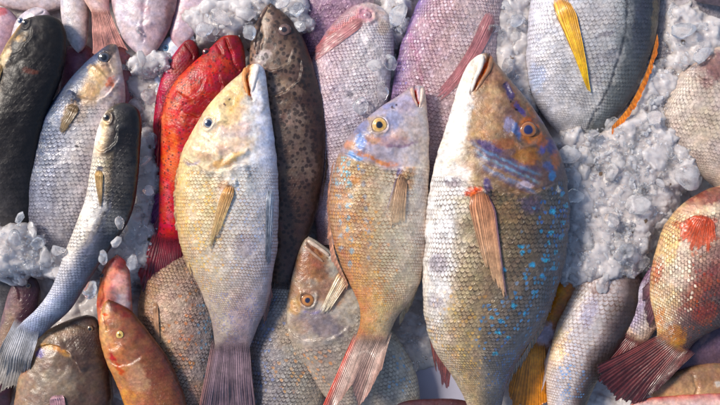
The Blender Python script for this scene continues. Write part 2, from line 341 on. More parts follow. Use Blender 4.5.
def fin(f, name, bs, tp, cb, ct, n=12, z=None, lift=1.5, ser=0.12, alpha=(1.0, 0.75), amp=0.7, streak=0.35, edgec=None, curl=0.0, label=None, curve=0.0, root=.7):
    """a rayed fin: base line bs, tip line tp (photo pixels); z = None lies on the body, else (base height, tip height)"""
    na = n * 5 + 1; nr = 26
    B = catmull(bs, na) if len(bs) > 2 else np.linspace(bs[0], bs[1], na)
    T = catmull(tp, na) if len(tp) > 2 else np.linspace(tp[0], tp[1], na)
    a = np.linspace(0, 1, na)[None, :]; r = np.linspace(0, 1, nr)[:, None]
    seed = int(abs(bs[0][0] * 13 + bs[0][1] * 7)) % 900
    aw = a * n + 0.55 * np.sin(a * 7.3 + seed) + 1.3 * fbm(a * 4 + 0 * r, r * 1.5 + 0 * a, seed)
    ray = np.abs((aw % 1) - 0.5) * 2; ray2 = np.abs(((aw * 2) % 1) - 0.5) * 2; ray = ray * (1 - 0.45 * r) + ray2 * 0.45 * r                     # 1 on a ray
    jag = 1 - ser * (hsh(np.floor(a * n + 0.5), np.zeros_like(a), seed) * 1.2 + (1 - ray) * 0.5)
    q = r * jag
    root_w = (root + (1 - root) * sstep(0, 0.22, r)) if z is None else np.ones_like(r)
    Bm = B.mean(0)
    X = (Bm[0] + (B[None, :, 0] - Bm[0]) * root_w) * (1 - q) + T[None, :, 0] * q; Y = (Bm[1] + (B[None, :, 1] - Bm[1]) * root_w) * (1 - q) + T[None, :, 1] * q
    if curve:
        d = (T - B); nrm = np.stack([-d[:, 1], d[:, 0]], -1); X = X + nrm[None, :, 0] * curve * np.sin(q * math.pi); Y = Y + nrm[None, :, 1] * curve * np.sin(q * math.pi)
    if z is not None and name == 'tail_fin':
        dB = (T - B); dB = dB / np.linalg.norm(dB.mean(0)); off = 14.0 * (1 - q)
        X = X - dB.mean(0)[0] * off * (1 - r); Y = Y - dB.mean(0)[1] * off * (1 - r)
    if z is None: Z = surf(f, X, Y) - 0.8 + (lift + 0.8) * sstep(0, 0.2, r) + 2.0 * np.exp(-((r - 0.12) / 0.09) ** 2) * np.sin(np.pi * a)
    else: Z = z[0] * (1 - q) + z[1] * q
    if name == 'tail_fin' and z is not None:
        Z = Z + 0 * X; Z[:20] = Z[:20] + np.maximum(0, surf(f, X[:20], Y[:20]) + 1.3 - Z[:20]) * (1 - sstep(0.4, 0.75, r[:20]))
    Z = Z + amp * ray * (1 - 0.4 * r) + fbm(X / 9, Y / 9, seed) * 2.0 * r + curl * np.sin(r * 3.1) * (a - 0.5)
    V1 = W3(X, Y, Z, f['zr']).reshape(-1, 3) - f['org']; V2 = W3(X, Y, Z - 0.7, f['zr']).reshape(-1, 3) - f['org']
    N = na * nr; idx = np.arange(N).reshape(nr, na)
    F1 = np.stack([idx[:-1, :-1], idx[1:, :-1], idx[1:, 1:], idx[:-1, 1:]], -1).reshape(-1, 4)
    loop = np.concatenate([idx[0, :], idx[1:, -1], idx[-1, -2::-1], idx[-2:0:-1, 0]]); nx = np.roll(loop, -1)
    F2 = F1[:, ::-1] + N; F3 = np.stack([loop, loop + N, nx + N, nx], -1)
    F = np.vstack([F1, F2, F3])
    if np.cross(T[0] - B[0], B[-1] - B[0]) > 0: F = F[:, ::-1]
    o = mesh_obj(name, np.vstack([V1, V2]), F, FIN, f['root'])
    c = lin(cb) * (1 - r[..., None] ** 0.8) + lin(ct) * r[..., None] ** 0.8
    c = c * (1 + streak * (ray - 0.5) * 1.5)[..., None] * (1 + streak * (hsh(np.floor(a * n + 0.5), np.ones_like(a), seed) - 0.5))[..., None] * np.ones((nr, na, 1))
    if edgec:
        e = np.exp(-(a / 0.09) ** 2)[..., None] * edgec[1]; c = c * (1 - e) + lin(edgec[0]) * e
    c = c * (1 + 0.9 * fbm(X / 6, Y / 6, seed + 3) + 0.5 * fbm(X / 1.7, Y / 1.7, seed + 4))[..., None]
    al = (alpha[0] + (alpha[1] - alpha[0]) * r) * (0.55 + 0.45 * np.clip(ray * 1.6, 0, 1)) ** (r * 1.2) + 0 * a
    if name == 'tail_fin': al = al * sstep(0.0, 0.2, r + 0.06 * (ray - 0.5))
    elif z is None: al = al * (0.3 + 0.7 * sstep(0, 0.12, r))
    cattr(o, 'Col', np.vstack([np.clip(c, 0, 1).reshape(-1, 3)] * 2)); fattr(o, 'al', np.concatenate([np.clip(al, 0, 1).ravel()] * 2))
    return o

# skins
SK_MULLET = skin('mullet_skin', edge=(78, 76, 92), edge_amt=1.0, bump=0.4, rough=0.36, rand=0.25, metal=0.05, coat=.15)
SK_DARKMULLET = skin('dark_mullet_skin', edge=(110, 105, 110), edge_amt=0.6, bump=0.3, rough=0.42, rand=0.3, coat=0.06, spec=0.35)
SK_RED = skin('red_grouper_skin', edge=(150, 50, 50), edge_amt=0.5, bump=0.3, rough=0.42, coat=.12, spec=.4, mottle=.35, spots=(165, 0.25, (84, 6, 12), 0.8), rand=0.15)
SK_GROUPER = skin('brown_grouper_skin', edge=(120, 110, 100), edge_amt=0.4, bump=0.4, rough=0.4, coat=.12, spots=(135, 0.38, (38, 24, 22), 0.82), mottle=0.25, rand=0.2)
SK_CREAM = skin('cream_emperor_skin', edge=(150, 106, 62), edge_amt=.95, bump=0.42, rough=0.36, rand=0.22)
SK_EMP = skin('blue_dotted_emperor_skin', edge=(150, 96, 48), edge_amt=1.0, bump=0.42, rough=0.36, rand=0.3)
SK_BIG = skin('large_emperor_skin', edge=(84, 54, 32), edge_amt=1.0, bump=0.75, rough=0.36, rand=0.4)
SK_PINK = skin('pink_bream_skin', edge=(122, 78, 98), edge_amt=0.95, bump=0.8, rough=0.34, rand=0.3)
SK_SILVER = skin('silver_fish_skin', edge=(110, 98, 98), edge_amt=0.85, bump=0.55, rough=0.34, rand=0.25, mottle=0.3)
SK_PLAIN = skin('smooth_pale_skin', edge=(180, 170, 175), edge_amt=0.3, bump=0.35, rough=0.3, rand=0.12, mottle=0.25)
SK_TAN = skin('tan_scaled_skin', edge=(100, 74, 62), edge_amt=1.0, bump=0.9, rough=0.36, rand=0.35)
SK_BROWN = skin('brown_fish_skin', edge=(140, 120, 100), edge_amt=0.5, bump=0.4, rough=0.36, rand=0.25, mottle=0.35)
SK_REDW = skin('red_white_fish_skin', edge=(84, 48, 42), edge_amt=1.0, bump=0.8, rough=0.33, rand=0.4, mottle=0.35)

#FISH_BEGIN
BL = (60, 130, 200); BD = (40, 60, 130); TQ = (70, 165, 205)
# ---- left: three mullets
f = fish('mullet', 'thick black-backed mullet with cream belly at the left edge, its blunt head up', 'fish',
  [(48,18),(37,20,58,19),(28,25,66,25),(19,37,71,40),(7,57,70,64),(-5,87,64,86),(-14,122,53,114),(-22,160,43,150),(-26,200,36,200),(-26,250,28,250),(-22,300,20,300),(-16,350,8,350)],
  SK_DARKMULLET, zc=(40,42,26,-6), base=((-1,(232,212,172)),(-0.78,(215,190,150)),(-0.6,(78,66,56)),(-0.3,(38,33,31)),(1,(24,22,24))),
  base2=((-1,(206,196,184)),(-0.4,(146,140,138)),(0.1,(88,84,84)),(1,(44,42,46))), size=5.2,
  paint=[('b',30,41,8,4.5,-30,(206,170,110),.85),('b',14,62,5,14,20,(224,200,160),.8),('b',40,75,7,4,0,(110,52,36),.45),('b',38,33,14,12,-30,(52,46,44),.8),('b',0,110,6,40,12,(205,190,168),.5)],
  relief=[circ(33.5,27,5),('step',[(8,62),(20,60),(32,54),(40,42),(40,30)],2.2,12),('groove',[(30,26),(36,24),(42,20)],1.2,1.4)], gill=[(-12,70),(20,66),(45,60),(75,52)], headbase=((-1,(196,156,104)),(-.8,(110,88,66)),(-.62,(40,35,33)),(1,(24,22,23))), group='mullets on the left side')
eye(f,33.5,27,4,iris=(60,52,46),rim=(30,26,26),ring=(70,58,48))
fin(f,'pectoral_fin',[(8,66),(14,70)],[(-3,112),(1,116)],(190,150,90),(150,120,80),n=9)

f = fish('mullet', 'silver grey mullet with wide open dark eye, lying between the other two mullets', 'fish',
  [(115,45),(109,47,119,47),(98,55,122,58),(81,71,125,75),(64,91,127,92),(50,111,126,110),(39,135,122,135),(31,165,114,165),(26,195,104,195),(26,222,92,222),(33,245,80,248),(45,270,72,275),(52,295,66,298)],
  SK_MULLET, zc=(34,34,26,10), base=((-1,(58,70,96)),(-0.7,(96,106,128)),(-0.35,(160,162,174)),(0.2,(212,202,196)),(0.6,(206,190,188)),(1,(190,180,182))),
  base2=((-1,(118,112,122)),(-0.3,(176,170,176)),(0.5,(190,184,186)),(1,(170,160,165))), size=4.3,
  paint=[('b',98,60,18,6,-38,(62,72,100),.85),('b',113,52,8,7,-40,(56,50,56),.8),('b',104,76,13,8,40,(212,176,130),.8),('b',98,92,12,8,-20,(206,168,118),.7),('b',117,88,4,9,10,(205,110,80),.8),
         ('b',82,103,6,6,0,(38,50,70),.95),('b',76,118,6,16,18,(168,130,84),.7),('b',90,112,7,14,20,(170,140,108),.5),('b',112,102,8,14,10,(222,205,200),.7),
         ('s',[(48,130),(42,160),(38,200),(40,235)],1.6,(120,118,128),.5),('s',[(58,130),(52,160),(48,200),(48,240)],1.5,(122,118,128),.5),('s',[(68,130),(62,165),(58,205),(58,240)],1.5,(128,120,128),.45),('s',[(78,135),(72,170),(68,205),(66,240)],1.5,(135,125,132),.4),
         ('b',83,148,2.5,2,0,(40,30,30),.9)],
  relief=[circ(108.5,60,7),('step',[(74,92),(86,100),(97,103),(110,98),(119,88),(121,78)],3,9),('step',[(96,66),(104,72),(112,80),(118,86)],1.8,6),('groove',[(117,56),(112,66),(118,76)],1.4,1.3)],
  gill=[(40,98),(70,96),(92,106),(112,104),(135,98)], headbase=((-1,(62,74,100)),(-.45,(92,96,112)),(-.1,(160,134,108)),(.4,(200,170,146)),(1,(196,180,178))), group='mullets on the left side')
eye(f,108.5,60,6,iris=(70,74,88),pr=.5,rim=(34,34,40),ring=(96,80,64),pupil=(14,18,26))
fin(f,'pectoral_fin',[(77,104),(89,110)],[(66,134),(70,137)],(128,98,62),(150,126,90),n=9,amp=.4)

f = fish('mullet', 'slender mullet with white belly and black head, its tail reaching the bottom left corner', 'fish',
  [(125,103),(117,105,133,105),(107,113,140,111),(101,125,143,124),(97,140,142,142),(93,165,140,170),(88,195,137,198),(80,217,131,218),(72,237,120,236),(63,260,103,260),(51,288,84,288),(36,308,68,311),(19,323,46,330),(9,334,31,343)],
  SK_MULLET, zc=(58,58,54,40), base=((-1,(238,226,208)),(-0.45,(232,214,186)),(-0.2,(150,132,106)),(0.05,(44,38,36)),(1,(24,21,23))),
  base2=((-1,(205,208,226)),(-0.1,(178,186,212)),(0.35,(120,128,150)),(1,(70,74,92))), size=4.3,
  paint=[('b',125,108,10,6,0,(44,38,40),.8),('b',106,126,4,5,0,(205,176,130),.6),('b',118,112,12,9,0,(34,30,30),.85),('b',99,137,5,12,10,(244,236,226),.9),('b',104,172,4,5,0,(62,66,92),.9),('b',96,205,14,28,14,(236,232,230),.55),
         ('b',124,190,12,40,8,(88,84,80),.5),('b',118,220,10,14,20,(122,122,122),.5),('s',[(110,190),(104,215),(92,240),(78,262)],1.3,(130,130,145),.4),('s',[(117,190),(111,215),(98,242),(82,270)],1.3,(110,112,128),.4)],
  relief=[circ(110.5,118.5,6),('step',[(97,148),(106,152),(115,148),(121,138),(122,124)],2.6,9),('groove',[(104,118),(109,112),(117,109)],1.3,1.3)], gill=[(88,150),(108,156),(122,146),(128,132),(150,130)], headbase=((-1,(240,226,206)),(-.65,(206,178,140)),(-.35,(70,58,50)),(-.1,(30,27,28)),(1,(20,18,20))), group='mullets on the left side')
eye(f,110.5,118.5,4.3,iris=(96,84,70),pr=.5,rim=(52,42,38),ring=(150,124,92))
fin(f,'pectoral_fin',[(98,170),(108,171)],[(104,208),(106,207)],(206,164,96),(190,160,120),n=10)
fin(f,'tail_fin',[(8,332),(20,340),(32,345)],[(-22,378),(-12,398),(2,402),(8,408),(15,410)],(190,190,196),(146,136,124),n=20,z=(40,26),ser=.2,streak=.5,alpha=(1,.85))
f = fish('dark_fish', 'dark maroon fish head poking out from under the slender mullet tail', 'fish',
  [(27,273),(15,280,37,279),(9,294,41,292),(3,315,38,312),(-4,345,30,335),(-12,375,20,365),(-20,410,8,410)], SK_BROWN, zc=(20,14), scal=.3,
  base=((-1,(120,92,96)),(-.3,(92,54,60)),(.3,(64,36,44)),(1,(50,28,38))), paint=[('b',10,330,8,26,15,(150,122,98),.7),('b',20,306,5,10,10,(150,120,110),.6)], relief=[('groove',[(14,282),(22,290),(24,300)],1.5,1.5)])
eye(f,31,285,3,iris=(90,70,60))

f = fish('brown_fish', 'plump grey brown fish with a violet gill edge at the bottom left', 'fish',
  [(86,315),(71,319,95,318),(53,327,102,330),(38,338,106,343),(27,357,109,360),(18,383,112,383),(14,410,113,410),(14,455,108,455)], SK_BROWN, zc=(24,28), th=.4,
  base=((-1,(160,126,98)),(-.5,(124,100,84)),(.2,(94,74,62)),(1,(62,44,38))), size=4.2,
  paint=[('b',85,325,22,9,-10,(104,84,72),.8),('b',62,334,18,6,-15,(176,150,126),.7),('b',42,349,8,5,30,(70,62,140),.85),('s',[(34,356),(44,344),(60,346),(76,354)],2.6,(206,146,78),.8),('b',60,378,28,14,0,(150,134,114),.5),('b',30,362,5,10,20,(190,90,50),.5),('b',98,375,12,30,0,(92,70,58),.5)],
  relief=[('step',[(88,372),(76,354),(58,344),(38,345)],2.6,12),('groove',[(75,322),(88,328),(96,326)],1.2,1.5)], gill=[(118,360),(80,352),(58,342),(20,346)])
fin(f,'pectoral_fin',[(56,392),(70,390)],[(58,412),(74,412)],(196,150,158),(180,130,140),n=9)
eye(f,92,328,3.5,iris=(120,100,70))

f = fish('pink_fish', 'narrow salmon pink snout pointing up beside the yellow-eyed brown fish', 'fish',
  [(119,254),(110,261,127,261),(103,272,131,274),(99,290,132,294),(97,310,133,314),(102,340,134,340),(116,375,134,375)], SK_PLAIN, zc=(44,30), th=.45, scal=.2,
  base=((-1,(206,120,90)),(-.4,(226,140,116)),(.2,(232,150,136)),(1,(190,120,110))), paint=[('b',120,262,9,8,0,(196,84,80),.8),('b',122,285,8,14,0,(240,190,176),.7),('b',124,302,8,9,0,(244,220,214),.8),('b',103,290,4,22,5,(176,84,52),.7)], relief=[('groove',[(108,262),(106,285),(104,310)],1.6,1.6)])
eye(f,104,275,2.4,iris=(80,50,40))
f = fish('brown_fish', 'reddish brown fish with a yellow eye, lower left, pointing up under the pink snout', 'fish',
  [(109,299),(105,303,119,303),(101,315,132,311),(100,336,146,328),(106,359,162,349),(115,381,175,372),(124,405,185,400),(136,450,196,445)], SK_BROWN, zc=(46,40), th=.4, scal=.6,
  base=((-1,(186,130,84)),(-.4,(172,112,78)),(.2,(140,86,62)),(1,(104,56,44))), size=4,
  paint=[('b',122,308,13,6,25,(120,52,40),.85),('b',106,315,5,9,0,(226,170,120),.8),('b',108,335,6,10,0,(214,160,110),.7),('b',118,350,10,8,20,(196,120,80),.6),('s',[(112,350),(118,362),(126,374)],3,(182,52,34),.85),('b',140,375,10,18,-20,(190,150,118),.6),('b',145,345,10,14,-35,(128,80,58),.6),('b',130,395,10,10,0,(206,140,60),.5),
         ('b',107,312,3,2,0,(222,60,20),.8)],
  relief=[('step',[(106,358),(120,364),(134,362),(148,352)],.8,9),('groove',[(103,312),(108,322),(110,330)],1.5,1.4),('ridge',[(108,350),(118,352),(128,344)],1.,4)], gill=[(100,372),(126,374),(144,358),(152,330)])
eye(f,122.7,333,4.2,iris=(214,176,92),pr=.3,pupil=(110,80,30),rim=(110,70,40),ring=(232,200,120))

f = fish('scaled_bream', 'tan bream with coarse scales, between the yellow-eyed brown fish and the pale cream fish', 'fish',
  [(183,222),(165,240,206,242),(148,262,213,268),(139,300,217,308),(137,342,217,350),(142,382,213,390),(152,430,203,430)], SK_TAN, zc=(16,20), th=.42,
  base=((-1,(160,118,92)),(-.3,(184,146,116)),(.3,(170,142,126)),(1,(140,136,140))), size=3.9,
  paint=[('c2',188,330,20,60,0,(196,124,76),.3),('c2',207,330,8,60,0,(100,146,176),.3),('b',175,300,20,30,0,(200,176,158),.4),('b',200,395,14,20,0,(176,130,96),.4)])
fin(f,'pectoral_fin',[(155,300),(161,300)],[(160,345),(164,348)],(200,150,110),(180,136,104),n=5)

# ---- red groupers
f = fish('red_grouper', 'small dark crimson grouper half hidden behind the larger red one', 'fish',
  [(191,40),(184,43,196,43),(172,58,200,55),(161,80,198,85),(155,105,192,120),(153,135,186,150),(155,165,178,175),(158,195,172,198)], SK_RED, zc=(28,22),
  base=((-1,(170,40,70)),(-.3,(150,24,40)),(.5,(120,14,26)),(1,(90,10,20))), size=3.5,
  paint=[('b',190,48,8,8,0,(110,10,16),.7),('b',166,90,6,30,12,(190,60,90),.45)], relief=[('groove',[(186,44),(192,54),(194,62)],1.4,1.3),('step',[(160,92),(172,90),(184,80)],1.8,8)])
eye(f,171.5,62,2.6,iris=(60,60,110),rim=(90,20,40))
f = fish('red_grouper', 'large bright red grouper with dark speckles, head under the crushed ice', 'fish',
  [(233,36),(222,38,240,38),(207,52,245,53),(188,69,246,76),(173,86,241,102),(164,108,229,130),(161,140,213,165),(159,175,199,198),(158,207,188,224),(157,231,181,241),(151,246,180,254)], SK_RED, zc=(40,40,30), th=.4,
  base=((-1,(196,70,58)),(-.5,(198,58,42)),(.1,(160,30,30)),(1,(104,14,20))), base2=((-1,(196,50,64)),(0,(190,34,40)),(1,(140,22,30))), size=3.4, scal=.8,
  paint=[('b',228,54,24,20,-20,(150,18,26),.85),('b',234,44,6,10,10,(110,20,28),.6),('b',215,72,18,12,-35,(206,34,30),.7),('b',176,100,9,24,22,(240,120,92),.6),('b',171,150,9,32,0,(238,110,70),.55),('s',[(166,180),(170,205),(170,228)],4,(216,120,120),.4),('b',172,248,14,8,0,(110,10,26),.8),
         ('b',190,95,4,2,-30,(250,150,120),.6),('b',225,78,10,16,30,(120,14,24),.7),('b',196,76,8,6,-30,(130,20,26),.6),('b',232,60,5,12,0,(190,60,70),.5),('b',180,100,12,5,-50,(150,24,26),.6),('b',205,110,12,14,30,(140,20,24),.6),('b',188,130,10,20,10,(160,30,28),.5),('b',176,165,6,20,0,(236,120,84),.5),('b',190,175,8,24,0,(120,16,22),.6),('b',165,130,5,16,0,(240,140,110),.5)],  # maroon mottles, with painted shadow down the right side
  relief=[('step',[(184,112),(200,118),(216,110),(224,92),(222,76)],3.2,11),('step',[(178,92),(192,100),(204,94),(208,78)],1.6,7),('groove',[(226,40),(232,54),(236,66),(240,72)],2,1.7),('groove',[(218,44),(224,58)],1.2,1.6)])
eye(f,208,53.5,4.2,iris=(110,16,26),pr=.5,rim=(80,8,14),ring=(150,30,36),pupil=(30,4,10))
fin(f,'tail_fin',[(151,244),(165,246),(180,252)],[(134,276),(141,297),(152,306),(163,306),(174,288),(183,266)],(130,16,34),(72,8,26),n=18,z=(32,26),ser=.1,streak=.5,alpha=(1,.95),edgec=((190,50,60),.6))
fin(f,'dorsal_fin',[(182,76),(170,92),(162,122),(159,165)],[(178,74),(165,91),(158,122),(156,170)],(170,40,40),(120,20,30),n=18,z=(42,38),ser=.5,streak=.6)
fin(f,'pelvic_fin',[(160,190),(158,215)],[(138,205),(142,222),(148,240)],(150,60,110),(70,40,96),n=8,z=(28,20),ser=.15)
fin(f,'anal_fin',[(158,212),(157,238)],[(144,238),(146,256)],(150,60,80),(110,40,70),n=7,z=(28,22),ser=.15)

# ---- brown spotted grouper
f = fish('spotted_grouper', 'dark brown grouper with darker spots all over, pointing up just right of the cream fish', 'fish',
  [(271,4),(263,12,281,11),(255,28,295,25),(251,48,306,45),(250,75,316,75),(252,105,324,105),(254,140,326,140),(257,180,323,180),(262,215,316,215),(266,245,305,243),(269,270,296,268),(273,300,289,300)], SK_GROUPER, zc=(38,38,26), th=.42,
  base=((-1,(142,114,98)),(-.4,(112,88,76)),(.2,(88,66,56)),(.7,(66,46,40)),(1,(52,34,32))), base2=((-1,(100,74,62)),(.3,(76,54,46)),(1,(52,34,34))), size=3.0, scal=.45,
  paint=[('b',296,120,10,14,0,(150,128,116),.5),('b',280,150,12,10,20,(62,44,40),.5),('b',306,100,10,12,0,(56,38,36),.5),('b',290,200,14,16,0,(60,44,40),.5),('b',310,170,8,14,0,(140,116,104),.35),('b',275,75,8,6,0,(60,42,38),.5),('b',272,42,6,8,0,(70,50,46),.5),('b',268,55,5,4,0,(190,170,164),.6),('b',264,30,8,20,12,(176,152,132),.7),('b',290,60,12,20,-10,(134,112,98),.5),('b',285,90,22,7,10,(150,126,110),.5),('b',262,60,7,8,0,(196,180,180),.5),('b',280,18,9,9,0,(92,72,64),.6),('b',300,150,14,30,0,(112,98,88),.4)],
  relief=[('step',[(258,94),(272,98),(290,92),(302,76),(304,58)],3.2,10),('step',[(258,66),(272,74),(288,66),(296,50)],1.8,7),('groove',[(258,16),(262,36),(262,54)],2.4,1.9),('ridge',[(255,30),(256,46),(259,58)],1.6,1.8)], gill=[(245,92),(272,98),(304,78),(320,60)])
lip(f,[(268,8),(261,22),(257,38),(256,52)],2.4,1.4,(110,84,72))
eye(f,285.5,32.5,6.6,iris=(118,90,82),pr=.42,rim=(58,40,38),ring=(84,62,58),pupil=(44,38,44))
fin(f,'dorsal_fin',[(318,80),(326,120),(326,160),(322,195)],[(322,88),(330,124),(329,166),(322,205)],(74,58,50),(48,36,34),n=26,z=(38,34),ser=.3)
fin(f,'pectoral_fin',[(264,112),(274,116)],[(266,160),(280,162)],(92,76,66),(66,52,48),n=12,lift=1.2)
fin(f,'tail_fin',[(270,292),(280,296),(292,294)],[(262,322),(278,328),(296,320)],(86,66,58),(60,46,46),n=14,z=(24,20))

# ---- cream emperor
f = fish('cream_emperor', 'pale cream and yellow fish with small blue eye, its white jaw over the spotted grouper', 'fish',
  [(253,65),(248,67,261,66),(241,75,266,74),(226,88,269,96),(207,110,272,118),(193,133,275,138),(183,153,277,158),(177,185,279,185),(177,218,279,218),(181,248,277,250),(191,272,272,276),(202,297,267,304),(210,322,257,328),(213,345,249,348),(211,362,246,362)],
  SK_CREAM, zc=(60,58,50,40), th=.42,
  base=((-1,(224,196,146)),(-.6,(238,216,172)),(-.1,(238,226,204)),(.4,(230,226,220)),(1,(206,206,220))),
  base2=((-1,(176,160,150)),(-.2,(196,180,166)),(.4,(180,160,160)),(1,(150,134,140))), size=3.5, headbase=((-1,(216,190,150)),(-.4,(234,210,170)),(.1,(232,212,190)),(.5,(236,228,222)),(1,(214,210,222))),
  paint=[('b',226,112,22,22,-35,(240,206,156),.8),('b',238,95,10,18,30,(236,198,140),.7),('b',235,150,22,9,-15,(232,196,158),.7),('b',222,150,12,5,20,(196,150,160),.35),('b',262,100,7,34,-4,(242,236,240),.9),('b',268,140,9,30,0,(226,226,244),.6),
         ('s',[(250,68),(248,80),(250,92),(252,99)],2.6,(226,110,20),1.),('s',[(246,92),(240,104),(230,118)],2.5,(240,180,90),.5),('b',252,66,4,3,0,(206,140,100),.6),
         ('b',228,164,16,4,-12,(214,156,80),.7),('b',240,158,8,3,-25,(236,190,120),.7),('b',208,158,8,4,20,(206,150,120),.5),('s',[(186,160),(194,166),(206,160)],1.6,(150,132,170),.6),('b',244,132,12,9,-30,(206,166,160),.5),('b',226,134,10,6,20,(220,190,190),.5),
         ('b',212,125,9,9,0,(206,190,180),.7),('b',229,106,1.5,1.2,0,(110,86,76),1.),('b',233,101,1.2,1.2,0,(110,86,76),1.),('b',184,215,8,50,0,(222,180,110),.35),('b',248,245,9,12,0,(130,112,132),.45),('b',240,320,12,28,-8,(176,150,156),.5),('b',229,352,16,18,0,(124,102,112),.8),('b',229,366,18,10,0,(112,90,98),.9),('b',212,200,12,30,0,(240,216,156),.5),
         ('c2',250,230,30,60,0,(176,186,214),.2),('c2',200,230,30,70,0,(226,176,96),.3),('c2',235,315,30,30,0,(130,130,170),.3),('b',228,186,6,5,0,(190,130,60),.6),('b',241,186,4,4,0,(246,246,246),.8)],
  relief=[circ(212,125,6.2),('step',[(184,156),(196,164),(212,171),(230,170),(246,166),(256,166)],3.2,12),('ridge',[(226,166),(240,158),(252,150)],2.0,3.5),('ridge',[(229,183),(239,184)],3.0,3.4),('ridge',[(192,146),(208,154),(226,156)],1.8,6),('ridge',[(232,92),(222,108),(226,126)],1.6,6),('groove',[(251,63),(249,74),(250,88),(253,101)],5,1.7,1),('ridge',[(258,68),(262,90),(266,115)],1.6,4)],
  gill=[(170,150),(194,163),(216,171),(238,170),(256,160),(290,150)], dens=1.5)
lip(f,[(247,69),(246,80),(250,96)],2.4,1.2,(226,150,84))
lip(f,[(259,67),(257,80),(253,97)],3.0,1.2,(238,226,220))
eye(f,212,125,5.2,iris=(146,150,160),pr=.58,rim=(180,150,120),ring=(196,170,130),pupil=(40,52,78))
fin(f,'pectoral_fin',[(227,184),(241,187)],[(208,258),(212,252),(220,238)],(206,140,66),(236,200,140),n=9,lift=2.0,ser=.2,alpha=(1,.6),streak=.7,root=.6)
fin(f,'dorsal_fin',[(184,152),(177,185),(178,222),(192,272)],[(180,152),(173,186),(174,226),(189,280)],(200,170,120),(170,140,110),n=22,z=(56,50),ser=.4,streak=.5)
fin(f,'pelvic_fin',[(268,188),(276,190)],[(266,262),(271,268)],(190,196,206),(120,124,136),n=7,lift=1.0,ser=.08,streak=.8)
fin(f,'tail_fin',[(210,354),(228,356),(247,354)],[(188,445),(206,436),(226,430),(242,436),(258,445)],(138,112,118),(96,76,86),n=24,z=(40,34),ser=.1,alpha=(1,.95),streak=.5,edgec=((170,110,90),.5))
fin(f,'anal_fin',[(270,282),(262,312)],[(272,300),(263,330)],(130,110,120),(110,60,60),n=8,z=(44,38),ser=.2)

f = fish('scaled_bream', 'blue grey coarse-scaled bream at the bottom between the cream fish and the ring-eyed fish', 'fish',
  [(284,262),(263,280,300,282),(252,304,313,305),(247,340,322,345),(248,382,326,386),(254,430,320,430)], SK_TAN, zc=(18,20), th=.4,
  base=((-1,(112,104,108)),(-.3,(142,134,134)),(.3,(166,156,142)),(1,(158,140,122))), size=3.9,
  paint=[('c2',270,350,26,60,0,(110,126,166),.2),('c2',300,350,20,40,20,(206,150,96),.3),('b',288,330,12,20,10,(176,146,116),.5)])

# ---- small orange-brown fish under the middle emperor
f = fish('orange_brown_fish', 'small orange brown fish with ringed orange eye, crossing under the tail of the middle emperor', 'fish',
  [(309,236),(303,242,318,241),(297,257,336,255),(290,286,356,275),(285,318,373,300),(288,345,389,325),(304,372,405,348),(325,397,417,378),(350,425,421,410),(378,455,418,445)], SK_SILVER, zc=(34,26,16), th=.32,
  base=((-1,(176,158,140)),(-.3,(160,146,134)),(.3,(170,160,146)),(1,(186,180,166))), size=4.4,
  paint=[('b',312,262,16,20,10,(150,90,54),.85),('b',300,290,12,20,10,(150,108,78),.75),('b',330,288,18,18,0,(146,96,66),.7),('b',322,272,8,8,0,(110,66,46),.6),('b',322,322,28,13,20,(112,98,106),.75),('b',300,325,12,8,0,(158,128,110),.6),('b',310,248,6,6,0,(120,66,40),.5),
         ('b',296,305,6,10,0,(196,150,90),.6),('c2',400,370,20,30,0,(120,160,190),.25),('c2',320,365,30,20,30,(206,146,96),.25),('s',[(302,310),(314,312),(326,306)],1.5,(110,100,150),.5),('b',395,350,14,28,-35,(196,190,176),.5)],
  relief=[circ(308.5,298.5,8.4),('step',[(286,326),(300,336),(320,338),(338,332),(352,322)],1.4,11),('ridge',[(300,286),(306,306),(316,304),(318,290),(308,284)],1.2,1.8),('groove',[(306,240),(318,250),(330,258)],2.2,1.6)],
  gill=[(275,325),(304,342),(330,338),(352,316),(366,280)])
eye(f,308.5,298.5,7.2,iris=(196,130,66),pr=.36,rim=(70,46,40),ring=(110,76,58),pupil=(34,40,66))
lip(f,[(308,240),(318,246),(330,255)],2.2,1.6,(214,192,172))
lip(f,[(305,245),(313,252),(324,261)],1.8,1.2,(176,140,116))
fin(f,'pectoral_fin',[(340,266),(352,276)],[(318,314),(326,314)],(214,160,110),(236,214,180),n=8,lift=3,alpha=(.9,.6),streak=.8,ser=.2)

